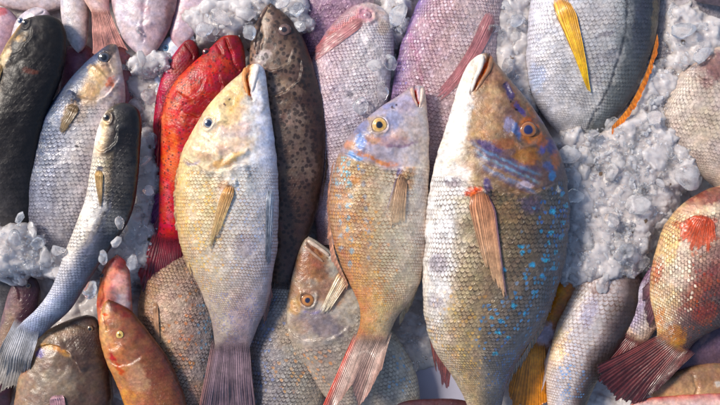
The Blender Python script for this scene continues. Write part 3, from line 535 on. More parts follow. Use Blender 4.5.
# ---- middle emperor
f = fish('emperor_fish', 'tan fish with rows of turquoise dots, yellow-ringed eye and forked orange tail, in the middle', 'fish',
  [(418,86),(411,87,424,88),(400,95,426,100),(381,107,427,113),(358,126,429,133),(345,142,429,150),(334,168,429,178),(329,202,428,208),(331,230,427,235),(338,257,425,262),(349,283,420,283),(359,305,409,303),(360,322,397,318),(356,337,388,338),(350,350,384,352)],
  SK_EMP, zc=(56,54,50,50), th=.42,
  base=((-1,(176,144,124)),(-.6,(190,158,122)),(-.1,(202,182,152)),(.4,(210,198,180)),(1,(222,210,200))), base2=((-1,(196,130,84)),(0,(206,176,130)),(1,(196,176,150))), size=3.6, headbase=((-1,(156,138,142)),(-.3,(164,152,164)),(.3,(184,172,180)),(.7,(206,192,186)),(1,(216,200,190))),
  paint=[('b',385,118,30,18,-25,(158,152,174),.6),('b',405,105,12,12,0,(186,170,190),.7),('b',362,128,10,6,-35,(112,120,164),.7),('b',410,128,12,18,0,(196,180,176),.7),('b',385,142,26,6,0,(176,136,136),.6),('b',395,120,9,9,0,(158,160,190),.6),
         ('s',[(413,88),(415,98),(418,107)],2.4,(214,84,44),1.),('b',423,98,3,12,0,(224,190,170),.8),('s',[(384,146),(400,148),(418,142)],1.6,(130,96,120),.7),('b',357,155,9,5,10,(110,170,220),.8),('b',360,142,5,8,0,(120,160,216),.7),('s',[(352,150),(366,157),(384,164),(400,166)],2.4,(206,128,72),.8),('b',364,118,9,5,-30,(196,140,90),.6),('b',372,140,9,5,20,(196,140,100),.6),('b',390,108,8,4,-30,(110,120,176),.6),('b',398,136,10,6,0,(200,160,140),.5),('b',350,146,6,5,0,(190,130,80),.6),
         ('b',378,126,11,11,0,(190,160,120),.5),('b',394,109,1.5,1.3,0,(70,56,70),1.),('b',397,105,1.2,1.2,0,(70,56,70),1.),('b',404,182,10,14,10,(216,160,100),.6),('b',398,174,3,4,0,(70,60,120),.8),('b',355,180,5,4,0,(216,140,60),.5),
         ('c2',348,210,6,70,-4,(120,190,205),.6),('c2',337,205,4,50,-3,(120,180,200),.4),('c2',362,205,5,50,-6,(110,160,205),.35),('c2',355,240,34,60,0,(206,146,84),.35),('c2',375,300,20,40,20,(210,150,84),.35),
         ('b',425,200,6,70,0,(228,214,200),.6),('b',395,250,20,40,0,(200,192,170),.4),('b',374,345,18,12,20,(180,142,122),.7)]
        + [('b',349+1.2*math.sin(k),163+k*11,2.6,3.6,0,(116,176,196),.6) for k in range(10)] + [('b',338+k*.4,170+k*13,2.2,3.2,0,(120,170,190),.5) for k in range(7)] + [('b',363+k*.9,172+k*12,2.5,3,0,(130,160,190),.4) for k in range(8)],
  relief=[circ(379,126.5,9),('step',[(338,148),(352,157),(372,166),(392,169),(410,168),(426,168)],3.0,12),('ridge',[(397,175),(407,179)],2.4,3.4),('ridge',[(362,140),(376,149),(394,153)],1.6,4),('groove',[(415,84),(415,94),(418,108)],4,1.6,1),('ridge',[(360,132),(352,148),(366,150)],1.0,3)],
  gill=[(330,150),(362,159),(386,168),(408,168),(440,156)], dens=1.5)
lip(f,[(411,89),(413,98),(417,108)],2.2,1.0,(206,170,150))
lip(f,[(422,89),(421,99),(419,109)],2.4,1.0,(222,196,180))
eye(f,379,126.5,8,iris=(226,176,96),pr=.42,rim=(110,84,76),ring=(238,206,150),pupil=(26,34,46))
fin(f,'pectoral_fin',[(397,172),(406,178)],[(384,214),(392,232),(404,226)],(180,130,92),(206,176,140),n=9,lift=1.6,ser=.15,streak=.4,edgec=((60,64,120),.9),alpha=(.8,.35))
fin(f,'tail_fin',[(350,345),(368,349),(387,345)],[(318,414),(332,410),(350,386),(352,390),(360,404),(382,366)],(176,150,134),(160,124,114),n=26,z=(47,66),ser=.06,streak=.6,edgec=((222,70,40),.9),alpha=(1,.9))
fin(f,'anal_fin',[(419,288),(400,316)],[(412,308),(400,330)],(196,180,150),(170,150,120),n=9,z=(44,36),ser=.2)
fin(f,'dorsal_fin',[(334,160),(329,200),(334,250),(348,285)],[(330,170),(326,205),(329,256),(346,292)],(190,140,110),(160,110,90),n=24,z=(46,42),ser=.3)

# ---- big emperor
STREAKS = []
for k_ in range(9):
    o_ = k_ * 3.4 - 10
    STREAKS.append(('s', [(466 + k_ * 1.5, 152 + o_), (482, 160 + o_), (500, 169 + o_), (518, 177 + o_), (538 - k_, 184 + o_)], 1.5 if k_ % 2 else 2.0,
                    [(66, 62, 104), (96, 150, 190), (70, 66, 110), (120, 172, 200), (60, 70, 130), (150, 110, 66), (84, 130, 180), (70, 60, 100), (130, 96, 64)][k_], .45))
f = fish('large_emperor', 'largest fish, white belly and blue-brown scaled back with turquoise dots, right of centre', 'fish',
  [(485,54),(476,57,490,56),(467,66,497,66),(458,86,510,82),(450,112,529,105),(441,141,547,132),(433,168,562,165),(428,198,568,198),(425,230,568,230),(423,262,564,262),(423,292,556,292),(426,325,542,325),(436,353,524,352),(453,378,511,378),(466,402,504,402),(475,430,500,430)],
  SK_BIG, zc=(62,62,54,44), th=.42,
  base=((-1,(240,234,230)),(-.75,(228,220,212)),(-.5,(184,166,138)),(-.1,(136,112,82)),(.4,(104,88,68)),(.75,(74,76,82)),(1,(46,52,70))),
  base2=((-1,(196,176,150)),(-.5,(178,152,112)),(.1,(118,110,102)),(1,(62,72,92))), size=4.7, headbase=((-1,(238,232,226)),(-.8,(232,222,208)),(-.58,(176,148,120)),(0,(136,108,86)),(.5,(104,82,68)),(1,(68,62,80))),
  paint=[('b',460,120,8,46,14,(238,230,222),.7),('b',475,70,7,14,12,(244,234,218),.9),('b',503,100,26,46,-28,(140,112,92),.7),('b',520,128,24,36,-30,(112,84,68),.8),('b',492,82,13,24,10,(168,128,98),.8),('b',505,86,10,18,-25,(112,80,64),.8),('b',484,122,16,24,0,(178,138,100),.8),('b',474,142,9,12,0,(206,160,110),.6),
         ('b',500,118,12,10,20,(110,78,78),.5),('b',490,100,8,14,0,(196,160,126),.5),('s',[(489,58),(484,70),(476,84),(471,93)],3.4,(170,86,40),1.),('s',[(493,62),(488,76),(480,88)],1.8,(82,48,34),.8),('b',505,94,4,11,-25,(62,54,96),.9),('b',513,108,5,6,0,(92,50,36),.7),('b',517,112,3,9,-30,(60,62,140),.7),
         ('b',511,133,4,8,-10,(80,104,160),.8),('b',504,128,5,8,0,(150,150,190),.6),('b',538,118,4,14,-38,(54,62,124),.7),('b',548,146,8,10,-20,(56,62,120),.8),('b',537,150,4,8,10,(56,74,146),.7),('b',543,168,7,5,20,(60,84,140),.7),('b',552,160,6,11,0,(150,90,52),.7),('b',536,142,6,8,0,(160,92,50),.7),('b',524,131,10,13,0,(176,102,54),.85),('b',513,111,1.6,1.6,0,(20,16,20),1.),('b',508,104,1.3,1.3,0,(20,16,20),1.),('b',530,112,6,10,-35,(150,90,50),.7),
         ('b',500,160,40,14,22,(88,66,74),.8),('b',520,158,14,10,0,(150,100,50),.8),*STREAKS,('b',485,148,14,5,20,(70,60,110),.7),('b',546,177,4,5,0,(60,116,176),.75),('b',500,146,12,6,10,(150,92,56),.7),
         ('b',469,192,9,6,0,(232,100,50),.95),('b',483,188,4,8,0,(60,50,120),.8),('b',455,180,14,16,0,(236,228,224),.8),('b',450,184,9,5,10,(120,104,116),.8),('b',447,180,4,3,0,(240,240,244),.9),('b',553,190,3,3,0,(240,236,230),.8),('b',519,186,8,3,0,(206,190,206),.7),
         ('b',440,260,12,70,4,(232,228,228),.6),('b',437,262,9,14,0,(130,112,130),.6),('b',434,300,7,9,0,(140,124,140),.5),('b',480,200,12,12,0,(104,76,66),.6),('b',525,205,14,10,0,(76,66,100),.6),('b',500,215,16,12,0,(150,110,70),.4),
         ('c2',470,330,50,60,0,(206,164,100),.25),('c2',540,240,26,60,12,(60,140,185),.28),('c2',510,320,30,60,15,(70,125,170),.35),('c2',552,210,18,40,0,(54,100,160),.4),('b',555,240,12,60,8,(84,92,104),.4),('b',500,240,20,40,0,(120,106,84),.35),('c2',505,370,20,40,0,(70,100,150),.35)]
        + [('b',x,y,2.8,2.6,0,TQ,.8) for x,y in [(558,195),(547,212),(561,205),(558,222),(545,232),(543,242),(557,236),(515,245),(541,260),(538,275),(530,290),(516,252),(500,268),(528,262),(520,275),(493,350),(496,330),(510,302),(520,310),(488,315),(498,318),(505,334),(552,250),(548,268)]],
  relief=[('step',[(448,178),(466,184),(490,190),(514,193),(536,190),(552,184)],4.0,14),('ridge',[(466,194),(486,192)],3.4,4.5),('ridge',[(466,140),(482,160),(508,172),(536,164)],2.4,7),('ridge',[(498,70),(512,96),(530,116)],1.6,5),('groove',[(489,55),(484,70),(475,84),(469,95)],4,2,1),('ridge',[(511,120),(510,140),(520,148),(534,142),(537,126),(524,116)],1.4,2.6),('groove',[(500,86),(507,98)],1.6,3)],
  gill=[(415,168),(462,180),(490,188),(520,192),(545,184),(580,168)], dens=1.45)
lip(f,[(490,59),(487,71),(480,83),(473,94)],2.6,1.6,(150,104,74))
lip(f,[(481,57),(478,70),(473,82),(469,94)],2.8,1.4,(240,228,214))
eye(f,523,132,8.5,iris=(150,96,56),pr=.52,rim=(70,46,42),ring=(176,104,54),pupil=(30,40,88))
fin(f,'pectoral_fin',[(488,192),(475,190),(462,195)],[(504,310),(492,288),(478,258)],(190,116,74),(214,170,130),n=13,lift=2.6,ser=.12,alpha=(1,.7),streak=.6,edgec=((52,50,104),.85),root=.6)
fin(f,'pelvic_fin',[(428,250),(426,300)],[(428,262),(425,322)],(200,196,196),(180,170,166),n=8,z=(50,42),ser=.2)
fin(f,'anal_fin',[(430,338),(452,374)],[(436,370),(443,392),(450,396)],(110,60,50),(84,30,30),n=7,z=(44,36),ser=.35,streak=.8)
fin(f,'dorsal_fin',[(562,258),(552,300),(530,345),(512,372)],[(566,266),(554,312),(532,358),(510,388)],(110,96,90),(84,76,80),n=26,z=(50,44),ser=.35,streak=.6)
fin(f,'tail_fin',[(474,424),(488,427),(501,424)],[(450,470),(486,455),(525,470)],(110,100,96),(90,80,80),n=20,z=(44,36))

# ---- top middle: pink breams
f = fish('pink_bream', 'purple pink scaled bream behind the top middle, cut off by the top edge', 'fish',
  [(318,-40),(303,-28,345,-22),(300,0,372,-6),(301,30,368,30),(306,60,350,60),(320,90,335,90)], SK_PINK, zc=(14,12), base=((-1,(120,86,120)),(0,(176,140,160)),(1,(190,166,176))), size=4.2)
f = fish('pink_bream', 'pinkish white bream with short pink fin stripe, between spotted grouper and the middle emperor', 'fish',
  [(367,3),(350,9,381,8),(331,27,391,21),(316,50,394,42),(306,80,392,70),(302,110,388,98),(303,150,380,135),(310,190,366,185),(318,245,350,245)], SK_PINK, zc=(28,26,14), th=.38,
  base=((-1,(176,140,150)),(-.4,(206,184,190)),(.2,(226,216,216)),(1,(210,202,204))), size=3.5,
  paint=[('b',370,16,16,12,0,(206,176,170),.9),('k',372,16,20,12,0,0,1),('s',[(366,17),(350,26),(330,40),(308,56)],6.5,(206,118,118),.85),('b',366,18,8,7,0,(196,140,150),.8),('b',383,30,6,8,0,(216,196,176),.7),('b',350,95,3,3,0,(60,50,56),.7),('b',350,120,26,30,0,(196,182,196),.4)],
  relief=[('ridge',[(358,18),(364,11),(373,14),(374,22),(366,26)],1.8,2.2)])
eye(f,367,18.5,4.2,iris=(196,150,160),pr=.3,pupil=(150,110,120),rim=(176,120,130),ring=(206,160,166))  # pink ring at the base of the pectoral fin, shaped as an eye
fin(f,'pectoral_fin',[(362,18),(366,28)],[(308,52),(312,66)],(206,140,136),(190,120,126),n=9,lift=1.0,alpha=(.75,.4),streak=.25,amp=.35)
f = fish('pink_bream', 'violet pink scaled bream with a long pink fin, top middle behind the two emperors', 'fish',
  [(470,-90),(430,-50,515,-50),(420,-5,504,-5),(408,25,500,28),(399,52,496,60),(393,80,490,92),(390,112,482,130),(395,152,468,172),(405,200,450,222),(425,262)], SK_PINK, zc=(26,26,14), th=.36,
  base=((-1,(130,108,160)),(-.7,(176,138,154)),(-.2,(204,172,172)),(.4,(212,190,188)),(1,(196,174,178))), base2=((-1,(150,130,150)),(0,(176,160,172)),(1,(150,140,150))), size=3.7,
  paint=[('c2',402,70,12,40,0,(120,110,170),.2),('c2',440,50,40,60,0,(226,206,214),.25),('b',416,60,3,40,-14,(190,110,140),.3)])
fin(f,'pectoral_fin',[(484,10),(497,20)],[(430,100),(435,108)],(206,140,140),(196,120,128),n=10,amp=.35,lift=1.2,alpha=(.75,.45),streak=.3,curve=-.06,ser=.1)

# ---- top right: yellow-finned fish
f = fish('yellow_finned_fish', 'broad silver grey fish with bright yellow fin and dark side line, top right of centre', 'fish',
  [(590,-100),(552,-70,632,-70),(536,-25,656,-25),(529,12,659,8),(526,45,655,38),(528,75,643,75),(535,100,626,107),(549,122,606,130),(568,142,592,146)], SK_SILVER, zc=(34,30,24), th=.34,
  base=((-1,(214,210,220)),(-.4,(216,212,212)),(.2,(184,182,182)),(.42,(150,152,152)),(.52,(70,74,84)),(1,(40,40,52))), size=4.2, base2=((-1,(196,194,202)),(.3,(196,192,188)),(.5,(120,122,118)),(1,(70,72,70))),
  paint=[('s',[(619,-10),(621,20),(617,50),(606,85),(592,115),(583,138)],1.5,(50,52,60),.85),('b',600,38,10,3,-15,(120,112,124),.6),('b',535,80,8,14,0,(176,190,224),.6),('b',555,20,10,10,0,(216,204,200),.6),('b',652,20,4,30,0,(130,110,80),.5),('b',576,70,3,2,0,(60,50,50),.7),('b',590,20,22,14,0,(176,168,168),.5),('b',602,60,16,8,-20,(130,126,134),.5),('b',575,100,14,8,0,(160,156,156),.5),('b',636,30,10,30,5,(60,62,78),.5),('b',545,55,8,20,0,(232,228,230),.6),('b',590,80,10,5,30,(140,132,140),.4)],
  relief=[('groove',[(619,-10),(621,20),(617,50),(606,85),(592,115),(583,138)],.45,1.4)])
fin(f,'pectoral_fin',[(545,4),(556,0),(568,4)],[(583,92),(585,95),(587,97)],(232,160,60),(246,190,20),n=9,lift=3,ser=.04,alpha=(1,1),streak=.5)
fin(f,'dorsal_fin',[(655,35),(645,70),(628,105),(610,127)],[(657,50),(649,75),(632,112),(610,137)],(206,126,40),(232,120,20),n=22,z=(37,36),ser=.2,streak=.4,alpha=(1,1))
f = fish('silver_fish', 'pale grey fish mostly under ice, top right beside the yellow-finned one', 'fish',
  [(692,-70),(655,-40,732,-40),(652,0,732,0),(653,30,726,30),(656,60,714,60),(662,95,700,95),(680,135)], SK_SILVER, zc=(16,14), th=.3, base=((-1,(176,166,164)),(0,(172,164,166)),(1,(150,144,150))), paint=[('b',690,15,20,6,0,(90,80,86),.4)])
f = fish('dark_fish', 'sliver of a dark fish at the top right corner', 'fish', [(690,-3),(697,-8,698,2),(712,-14,712,5),(735,-16,735,8),(755,-10,755,6)], SK_BROWN, zc=(36,36), base=((-1,(60,54,60)),(1,(96,84,90))), scal=.5)
f = fish('tan_bream', 'pinkish tan bream with brown cheek, at the right edge above the red-splashed fish', 'fish',
  [(726,39),(714,45,738,45),(697,57,760,56),(679,75,780,80),(667,98,790,110),(662,122,785,140),(668,143,770,160),(684,161,755,175),(704,178,738,187),(722,194)], SK_SILVER, zc=(28,26), th=.3,
  base=((-1,(190,172,160)),(-.5,(204,186,170)),(0,(196,178,168)),(1,(176,160,156))), size=4.6,
  paint=[('b',712,68,20,16,10,(126,88,86),.9),('k',712,62,24,16,0,0,1),('b',685,100,16,24,-20,(214,196,180),.5),('b',700,125,20,20,0,(206,186,160),.5),('b',700,84,9,6,20,(150,110,104),.7)], relief=[('step',[(740,100),(716,94),(700,82),(688,72)],2.4,9)])
eye(f,724,60,4,iris=(120,90,80))

# ---- right: fish D, orange finned one, red-white fish
f = fish('orange_finned_fish', 'orange sided fish mostly hidden behind the large emperor, its orange tail at the bottom', 'fish',
  [(588,215),(572,228,608,235),(563,258,604,268),(553,290,594,300),(541,320,572,328),(528,342,552,350),(524,352,546,358)], SK_BROWN, zc=(26,22,14), th=.36,
  base=((-1,(216,130,40)),(-.5,(196,120,50)),(0,(150,96,60)),(1,(120,90,80))), paint=[('b',545,335,10,14,20,(196,186,206),.8),('b',566,285,4,16,15,(206,120,30),.6)], scal=.5)
fin(f,'tail_fin',[(520,348),(530,352),(544,356)],[(508,392),(514,410),(535,414),(550,408)],(226,150,50),(232,140,20),n=16,z=(20,16),ser=.08,alpha=(1,1),streak=.4)
f = fish('silver_bream', 'whitish blue-flecked bream with dark right side, below the big ice patch', 'fish',
  [(612,240),(592,252,634,255),(580,275,644,280),(568,300,640,305),(556,325,627,332),(549,350,609,358),(545,375,595,382),(547,405,584,408),(553,445,574,445)], SK_CREAM, zc=(14,30,32,28), th=.4,
  base=((-1,(216,196,180)),(-.5,(216,208,210)),(0,(196,186,184)),(.2,(140,124,120)),(.5,(72,60,58)),(1,(38,30,32))), size=4.4,
  paint=[('b',585,308,8,20,20,(110,100,150),.4),('b',597,288,12,5,0,(150,110,96),.6),('b',556,345,7,20,10,(232,200,150),.6),('c2',568,380,16,40,0,(110,150,196),.4),('c2',560,340,10,20,0,(232,190,130),.4),('b',574,300,6,8,0,(230,214,196),.5)])
fin(f,'anal_fin',[(550,345),(545,380)],[(545,362),(541,398)],(196,186,190),(170,150,150),n=8,z=(28,22),ser=.3)

f = fish('red_splashed_fish', 'smaller white and violet fish tail with an orange crescent, under the red-splashed fish', 'fish',
  [(668,250),(648,270,684,280),(636,294,672,306),(624,320,654,333),(614,340,640,350)], SK_REDW, zc=(36,32), th=.34,
  base=((-1,(116,84,110)),(-.4,(176,160,176)),(.2,(214,196,180)),(1,(190,150,130))), size=3.6,
  paint=[('s',[(618,338),(622,348),(632,350)],2,(206,110,40),.8),('b',636,300,4,20,25,(206,200,216),.6),('b',626,335,12,8,30,(216,176,130),.6)], group='fish with red splashes')
fin(f,'tail_fin',[(613,338),(626,346),(641,350)],[(590,362),(592,374),(602,386),(618,392)],(120,60,56),(84,34,44),n=18,z=(36,34),ser=.08,streak=.7,alpha=(1,1))
f = fish('red_splashed_fish', 'cream fish with red orange splashes and red fan fin, cut off by the right edge', 'fish',
  [(752,172),(728,183,776,193),(705,190,792,222),(682,204,777,262),(667,221,757,290),(657,246,737,312),(651,272,720,327),(650,297,706,334),(655,318,696,341),(657,335,688,351),(652,348,683,361)], SK_REDW, zc=(44,46,44), th=.36,
  base=((-1,(226,186,140)),(-.6,(222,200,176)),(-.2,(170,134,118)),(.2,(104,78,74)),(1,(50,38,44))), size=4.2,
  paint=[('b',708,196,26,10,-10,(110,46,44),.9),('b',690,206,14,6,-20,(196,140,116),.6),('b',688,216,12,8,0,(232,190,150),.6),('b',672,225,5,5,0,(176,40,20),.9),('b',668,245,8,22,12,(240,196,130),.8),('b',654,272,5,14,0,(190,76,44),.6),('b',700,222,10,7,0,(176,60,40),.6),('b',664,300,12,20,0,(226,190,140),.7),('b',712,262,14,22,10,(140,100,96),.5),
         ('b',690,290,10,22,30,(170,80,54),.55),('b',700,310,14,12,-20,(150,62,44),.5),('b',712,275,14,18,0,(140,64,56),.5),('b',672,335,14,12,20,(216,140,50),.6),('b',674,349,12,5,25,(206,160,90),.8),('b',658,318,5,12,0,(226,150,90),.6),
         ('c2',690,280,40,60,0,(160,70,46),.28),('c2',665,290,20,50,0,(244,226,200),.4)],
  relief=[('step',[(676,208),(690,214),(704,214),(720,204)],2.4,9)], gill=[(660,205),(690,210),(712,208),(740,190)], group='fish with red splashes', dens=1.6)
fin(f,'pectoral_fin',[(690,214),(698,214),(706,218)],[(670,226),(674,246),(686,254),(698,254),(708,246)],(190,70,36),(236,90,40),n=14,lift=1.0,ser=.2,streak=.4,alpha=(.9,.35),amp=.35)
fin(f,'anal_fin',[(649,282),(654,318)],[(643,290),(645,318),(650,330)],(110,60,60),(70,40,50),n=7,z=(44,40),ser=.25)
fin(f,'tail_fin',[(651,342),(668,352),(685,362)],[(594,366),(597,384),(612,400),(632,406),(652,394),(668,380)],(120,52,44),(66,24,28),n=26,z=(44,46),ser=.08,streak=.9,alpha=(1,1),amp=1.1)
f = fish('dark_fish', 'dark purple brown fish at the right edge below the red-splashed fish', 'fish',
  [(662,378),(680,352,680,374),(700,322,704,372),(728,302,728,372),(755,300,755,370)], SK_BROWN, zc=(24,26), th=.3, base=((-1,(70,50,66)),(0,(86,66,82)),(1,(96,70,70))), scal=.5, paint=[('b',702,330,5,14,10,(176,130,120),.4)])
f = fish('brown_fish', 'tan brown fish in the bottom right corner, below the dark purple one', 'fish',
  [(648,392),(657,381,656,402),(676,372,676,410),(700,364,700,416),(728,362,728,418),(760,364,760,416)], SK_BROWN, zc=(30,30), th=.34, base=((-1,(120,90,70)),(-.3,(176,136,100)),(.4,(190,156,120)),(1,(150,110,90))), scal=.3,
  paint=[('b',700,378,12,8,0,(130,96,76),.6),('b',716,383,4,4,0,(216,206,196),.7)], relief=[('groove',[(690,372),(694,386),(690,400)],1.6,2)])
f = fish('pale_fish', 'pale fish with a red upper edge along the bottom right corner', 'fish',
  [(626,407),(642,399,642,416),(668,396,668,425),(700,394,700,432),(740,393,740,436)], SK_PLAIN, zc=(42,40), th=.34, base=((-1,(190,90,80)),(-.6,(216,176,166)),(0,(226,210,200)),(1,(200,190,190))), scal=.2)
f = fish('dark_fish', 'dark red brown back of a fish along the bottom edge, left of the large emperor', 'fish',
  [(380,409),(396,402,396,428),(425,399,425,438),(455,399,455,440),(478,404,478,435),(500,414)], SK_BROWN, zc=(30,30), th=.34, base=((-1,(70,40,44)),(1,(120,80,80))), scal=.4)

# ---- top left: pale fish
PALE = ((-1,(206,196,206)),(-.2,(222,212,212)),(.5,(206,184,182)),(1,(176,140,130)))
f = fish('pale_fish', 'pinkish fish in the top left corner with a reddish mouth', 'fish',
  [(6,8),(-4,8,14,14),(-14,18,22,28),(-24,34,18,46),(-30,60,6,70),(-30,100,-5,110)], SK_PLAIN, zc=(20,16), base=((-1,(170,120,130)),(0,(196,160,168)),(1,(176,140,150))), paint=[('b',5,13,7,5,0,(176,60,60),.7)], scal=.3, group='pale fish along the top left')
eye(f,-4,24,3)
f = fish('pale_fish', 'white fish lying crosswise in the top left corner', 'fish',
  [(-20,-10),(0,-22,-4,4),(22,-26,18,10),(48,-22,46,12),(66,-12,62,8),(78,-3)], SK_PLAIN, zc=(14,14), base=((-1,(190,180,190)),(0,(216,206,208)),(1,(206,180,176))), scal=.4, group='pale fish along the top left')
f = fish('pale_fish', 'small white fish head with a blue eye above the black-backed mullet', 'fish',
  [(47,10),(36,8,51,16),(22,15,51,30),(12,29,46,46),(6,48,34,62),(4,80,20,90)], SK_PLAIN, zc=(24,16), base=((-1,(190,180,190)),(0,(206,192,196)),(1,(176,150,158))), scal=.1, paint=[('b',24,24,6,6,0,(220,214,200),.6)], relief=[('groove',[(47,13),(40,20),(34,22)],1.2,1.2)], group='pale fish along the top left')
eye(f,23,22,3.0,iris=(90,110,150),pupil=(20,40,70),rim=(140,120,116),ring=(130,124,130))
f = fish('pale_fish', 'white fish with a brown edge in the top left, left of the pink tail', 'fish',
  [(74,-60),(64,-40,86,-40),(61,-10,88,-10),(61,15,89,17),(66,36,87,40),(72,47,83,49),(78,53)], SK_PLAIN, zc=(24,22), base=PALE, scal=.3, group='pale fish along the top left')
f = fish('pink_fish', 'pink tail of a fish hanging down from the top edge above the mullets', 'fish',
  [(96,-70),(82,-50,112,-50),(76,-20,112,-20),(83,-2,109,0),(91,12,110,14),(95,24,111,25)], SK_PLAIN, zc=(34,32), th=.3, base=((-1,(216,176,160)),(0,(226,190,184)),(1,(206,150,140))), scal=.3, group='pale fish along the top left')
fin(f,'tail_fin',[(94,20),(102,22),(111,22)],[(91,54),(98,60),(108,58),(116,48),(127,50)],(220,160,140),(206,140,130),n=18,z=(33,28),ser=.06,streak=.3,alpha=(1,.9))
f = fish('pale_fish', 'widest pale silver pink fish at the top, right of the pink tail', 'fish',
  [(146,-80),(117,-50,178,-50),(112,-5,178,-5),(115,20,172,22),(123,39,163,41),(135,52,154,53),(145,58)], SK_PLAIN, zc=(30,28), th=.34, base=((-1,(196,170,176)),(-.3,(222,206,208)),(.3,(206,184,188)),(1,(160,124,124))), scal=.3, paint=[('b',150,35,14,12,0,(196,160,166),.5),('b',172,10,5,40,0,(140,96,90),.7),('b',120,0,4,40,0,(236,226,226),.6),('b',146,10,10,5,30,(196,150,160),.5)], relief=[('groove',[(150,-10),(146,15),(144,45)],1.0,2),('ridge',[(126,20),(140,30),(156,24)],1.2,3)], group='pale fish along the top left')
f = fish('pale_fish', 'narrow pinkish fish at the top, between the widest pale fish and the ice', 'fish',
  [(202,-70),(186,-50,216,-50),(179,-10,210,-10),(172,20,201,20),(170,36,191,38),(178,52)], SK_PLAIN, zc=(26,24), th=.36, base=((-1,(196,150,160)),(0,(216,190,196)),(1,(200,180,190))), scal=.3, group='pale fish along the top left')
f = fish('pale_fish', 'small bluish white fish head with round eye, beside the small crimson grouper', 'fish',
  [(193,34),(183,33,195,39),(168,38,193,50),(158,49,186,64),(153,70,176,86),(154,105,168,110)], SK_PLAIN, zc=(22,14), base=((-1,(206,216,232)),(0,(222,226,236)),(1,(196,196,210))), scal=.1, group='pale fish along the top left')
eye(f,167,49,4,iris=(120,160,190),pupil=(20,50,80),rim=(206,206,206),ring=(110,130,150))
f = fish('pink_fish', 'purplish fish showing in the gap between the first two mullets', 'fish',
  [(78,42),(64,50,92,50),(60,68,92,72),(58,90,84,92),(58,120,74,120)], SK_PLAIN, zc=(10,10), base=((-1,(110,70,80)),(0,(150,96,112)),(1,(130,80,86))), scal=.3)
f = fish('pink_fish', 'reddish pink fish side showing right of the silver grey mullet head', 'fish',
  [(118,44),(104,52,132,52),(100,75,137,78),(102,100,136,104),(112,130,130,132)], SK_PLAIN, zc=(16,12), base=((-1,(196,120,110)),(0,(206,140,136)),(1,(190,120,120))), scal=.3)
#FISH_END

# ------------------------------------------------------------------ ice
MUSH = ice_mat('crushed_ice_mass', (208, 201, 200), 0.12, 0.1, 1.0, dirt=.9)
CLEAR = ice_mat('clear_ice', (244, 244, 248), 1.0, 0.06, 0.0)
MILKY = ice_mat('milky_ice', (232, 228, 228), 0.7, 0.16, 0.3)
#  patch: cx, cy, rx, ry, height
HEAPS = [(150,64,26,11,38),(225,22,42,24,40),(292,16,22,22,36),(256,10,26,18,40),(395,10,14,36,28),(385,60,14,46,22),(510,34,28,50,28),(520,96,20,34,24),(610,190,62,70,42),(640,150,44,44,38),(665,165,34,30,38),(590,250,48,38,40),(620,235,34,40,42),(608,258,40,26,44),
         (690,40,30,36,34),(652,112,24,26,30),(575,160,22,40,38),(145,175,14,46,30),(140,240,18,40,32),(120,265,22,30,34),(150,90,22,34,18),(66,264,22,18,46),(10,250,38,30,60),(34,258,26,20,54),(125,55,20,20,14),(8,150,20,20,8),(410,340,20,30,6),(660,85,24,20,32)]
def heap(x, y):
    h = np.zeros(np.shape(x)); x = x + fbm(x / 13, y / 13, 77) * 20; y = y + fbm(x / 13, y / 13, 78) * 20
    for cx, cy, rx, ry, z in HEAPS:
        q = ((x - cx) / rx) ** 2 + ((y - cy) / ry) ** 2; h = np.maximum(h, z * np.clip(1.12 - q ** 1.6 * 0.5, 0, 1))
    return h
nx, ny = 980, 660
gx, gy = np.meshgrid(np.linspace(-180, 900, nx), np.linspace(-190, 600, ny))
def worley(x, y, s, seed):
    x = x / s; y = y / s; xi = np.floor(x); yi = np.floor(y); best = np.full(x.shape, 9.); idv = np.zeros(x.shape)
    for a in (-1, 0, 1):
        for b in (-1, 0, 1):
            cx = xi + a; cy = yi + b; fx = cx + hsh(cx, cy, seed); fy = cy + hsh(cx, cy, seed + 9); d = np.hypot(x - fx, y - fy)
            u = d < best; best = np.where(u, d, best); idv = np.where(u, hsh(cx, cy, seed + 21), idv)
    return best, idv
wx = gx + fbm(gx / 10, gy / 10, 3) * 8; wy = gy + fbm(gx / 10, gy / 10, 8) * 8
d1, i1 = worley(wx, wy, 19, 2); d2, i2 = worley(wx, wy, 9, 5)
gz = heap(gx, gy) * 0.86 + (1 - d1 ** 2) * 4 * (0.4 + i1) + i1 * 2 + (1 - d2) * 2.6 * (0.2 + i2) + fbm(gx / 40, gy / 40, 4) * 6 + fbm(gx / 4.5, gy / 4.5, 6) * 1.6 + np.abs(fbm(gx / 10, gy / 10, 16)) * 4
tray = sstep(60, 25, np.hypot((gx - 450) / 1.4, gy - 402))
gz = gz * (1 - tray) - 6 * tray
P = W3(gx, gy, gz, 20); idx = np.arange(nx * ny).reshape(ny, nx)
F = np.stack([idx[:-1, :-1], idx[1:, :-1], idx[1:, 1:], idx[:-1, 1:]], -1).reshape(-1, 4)
o = mesh_obj('ice_bed', P.reshape(-1, 3), F, MUSH); o['kind'] = 'stuff'; o['label'] = 'packed wet crushed ice the fish lie on'; o['category'] = 'ice'

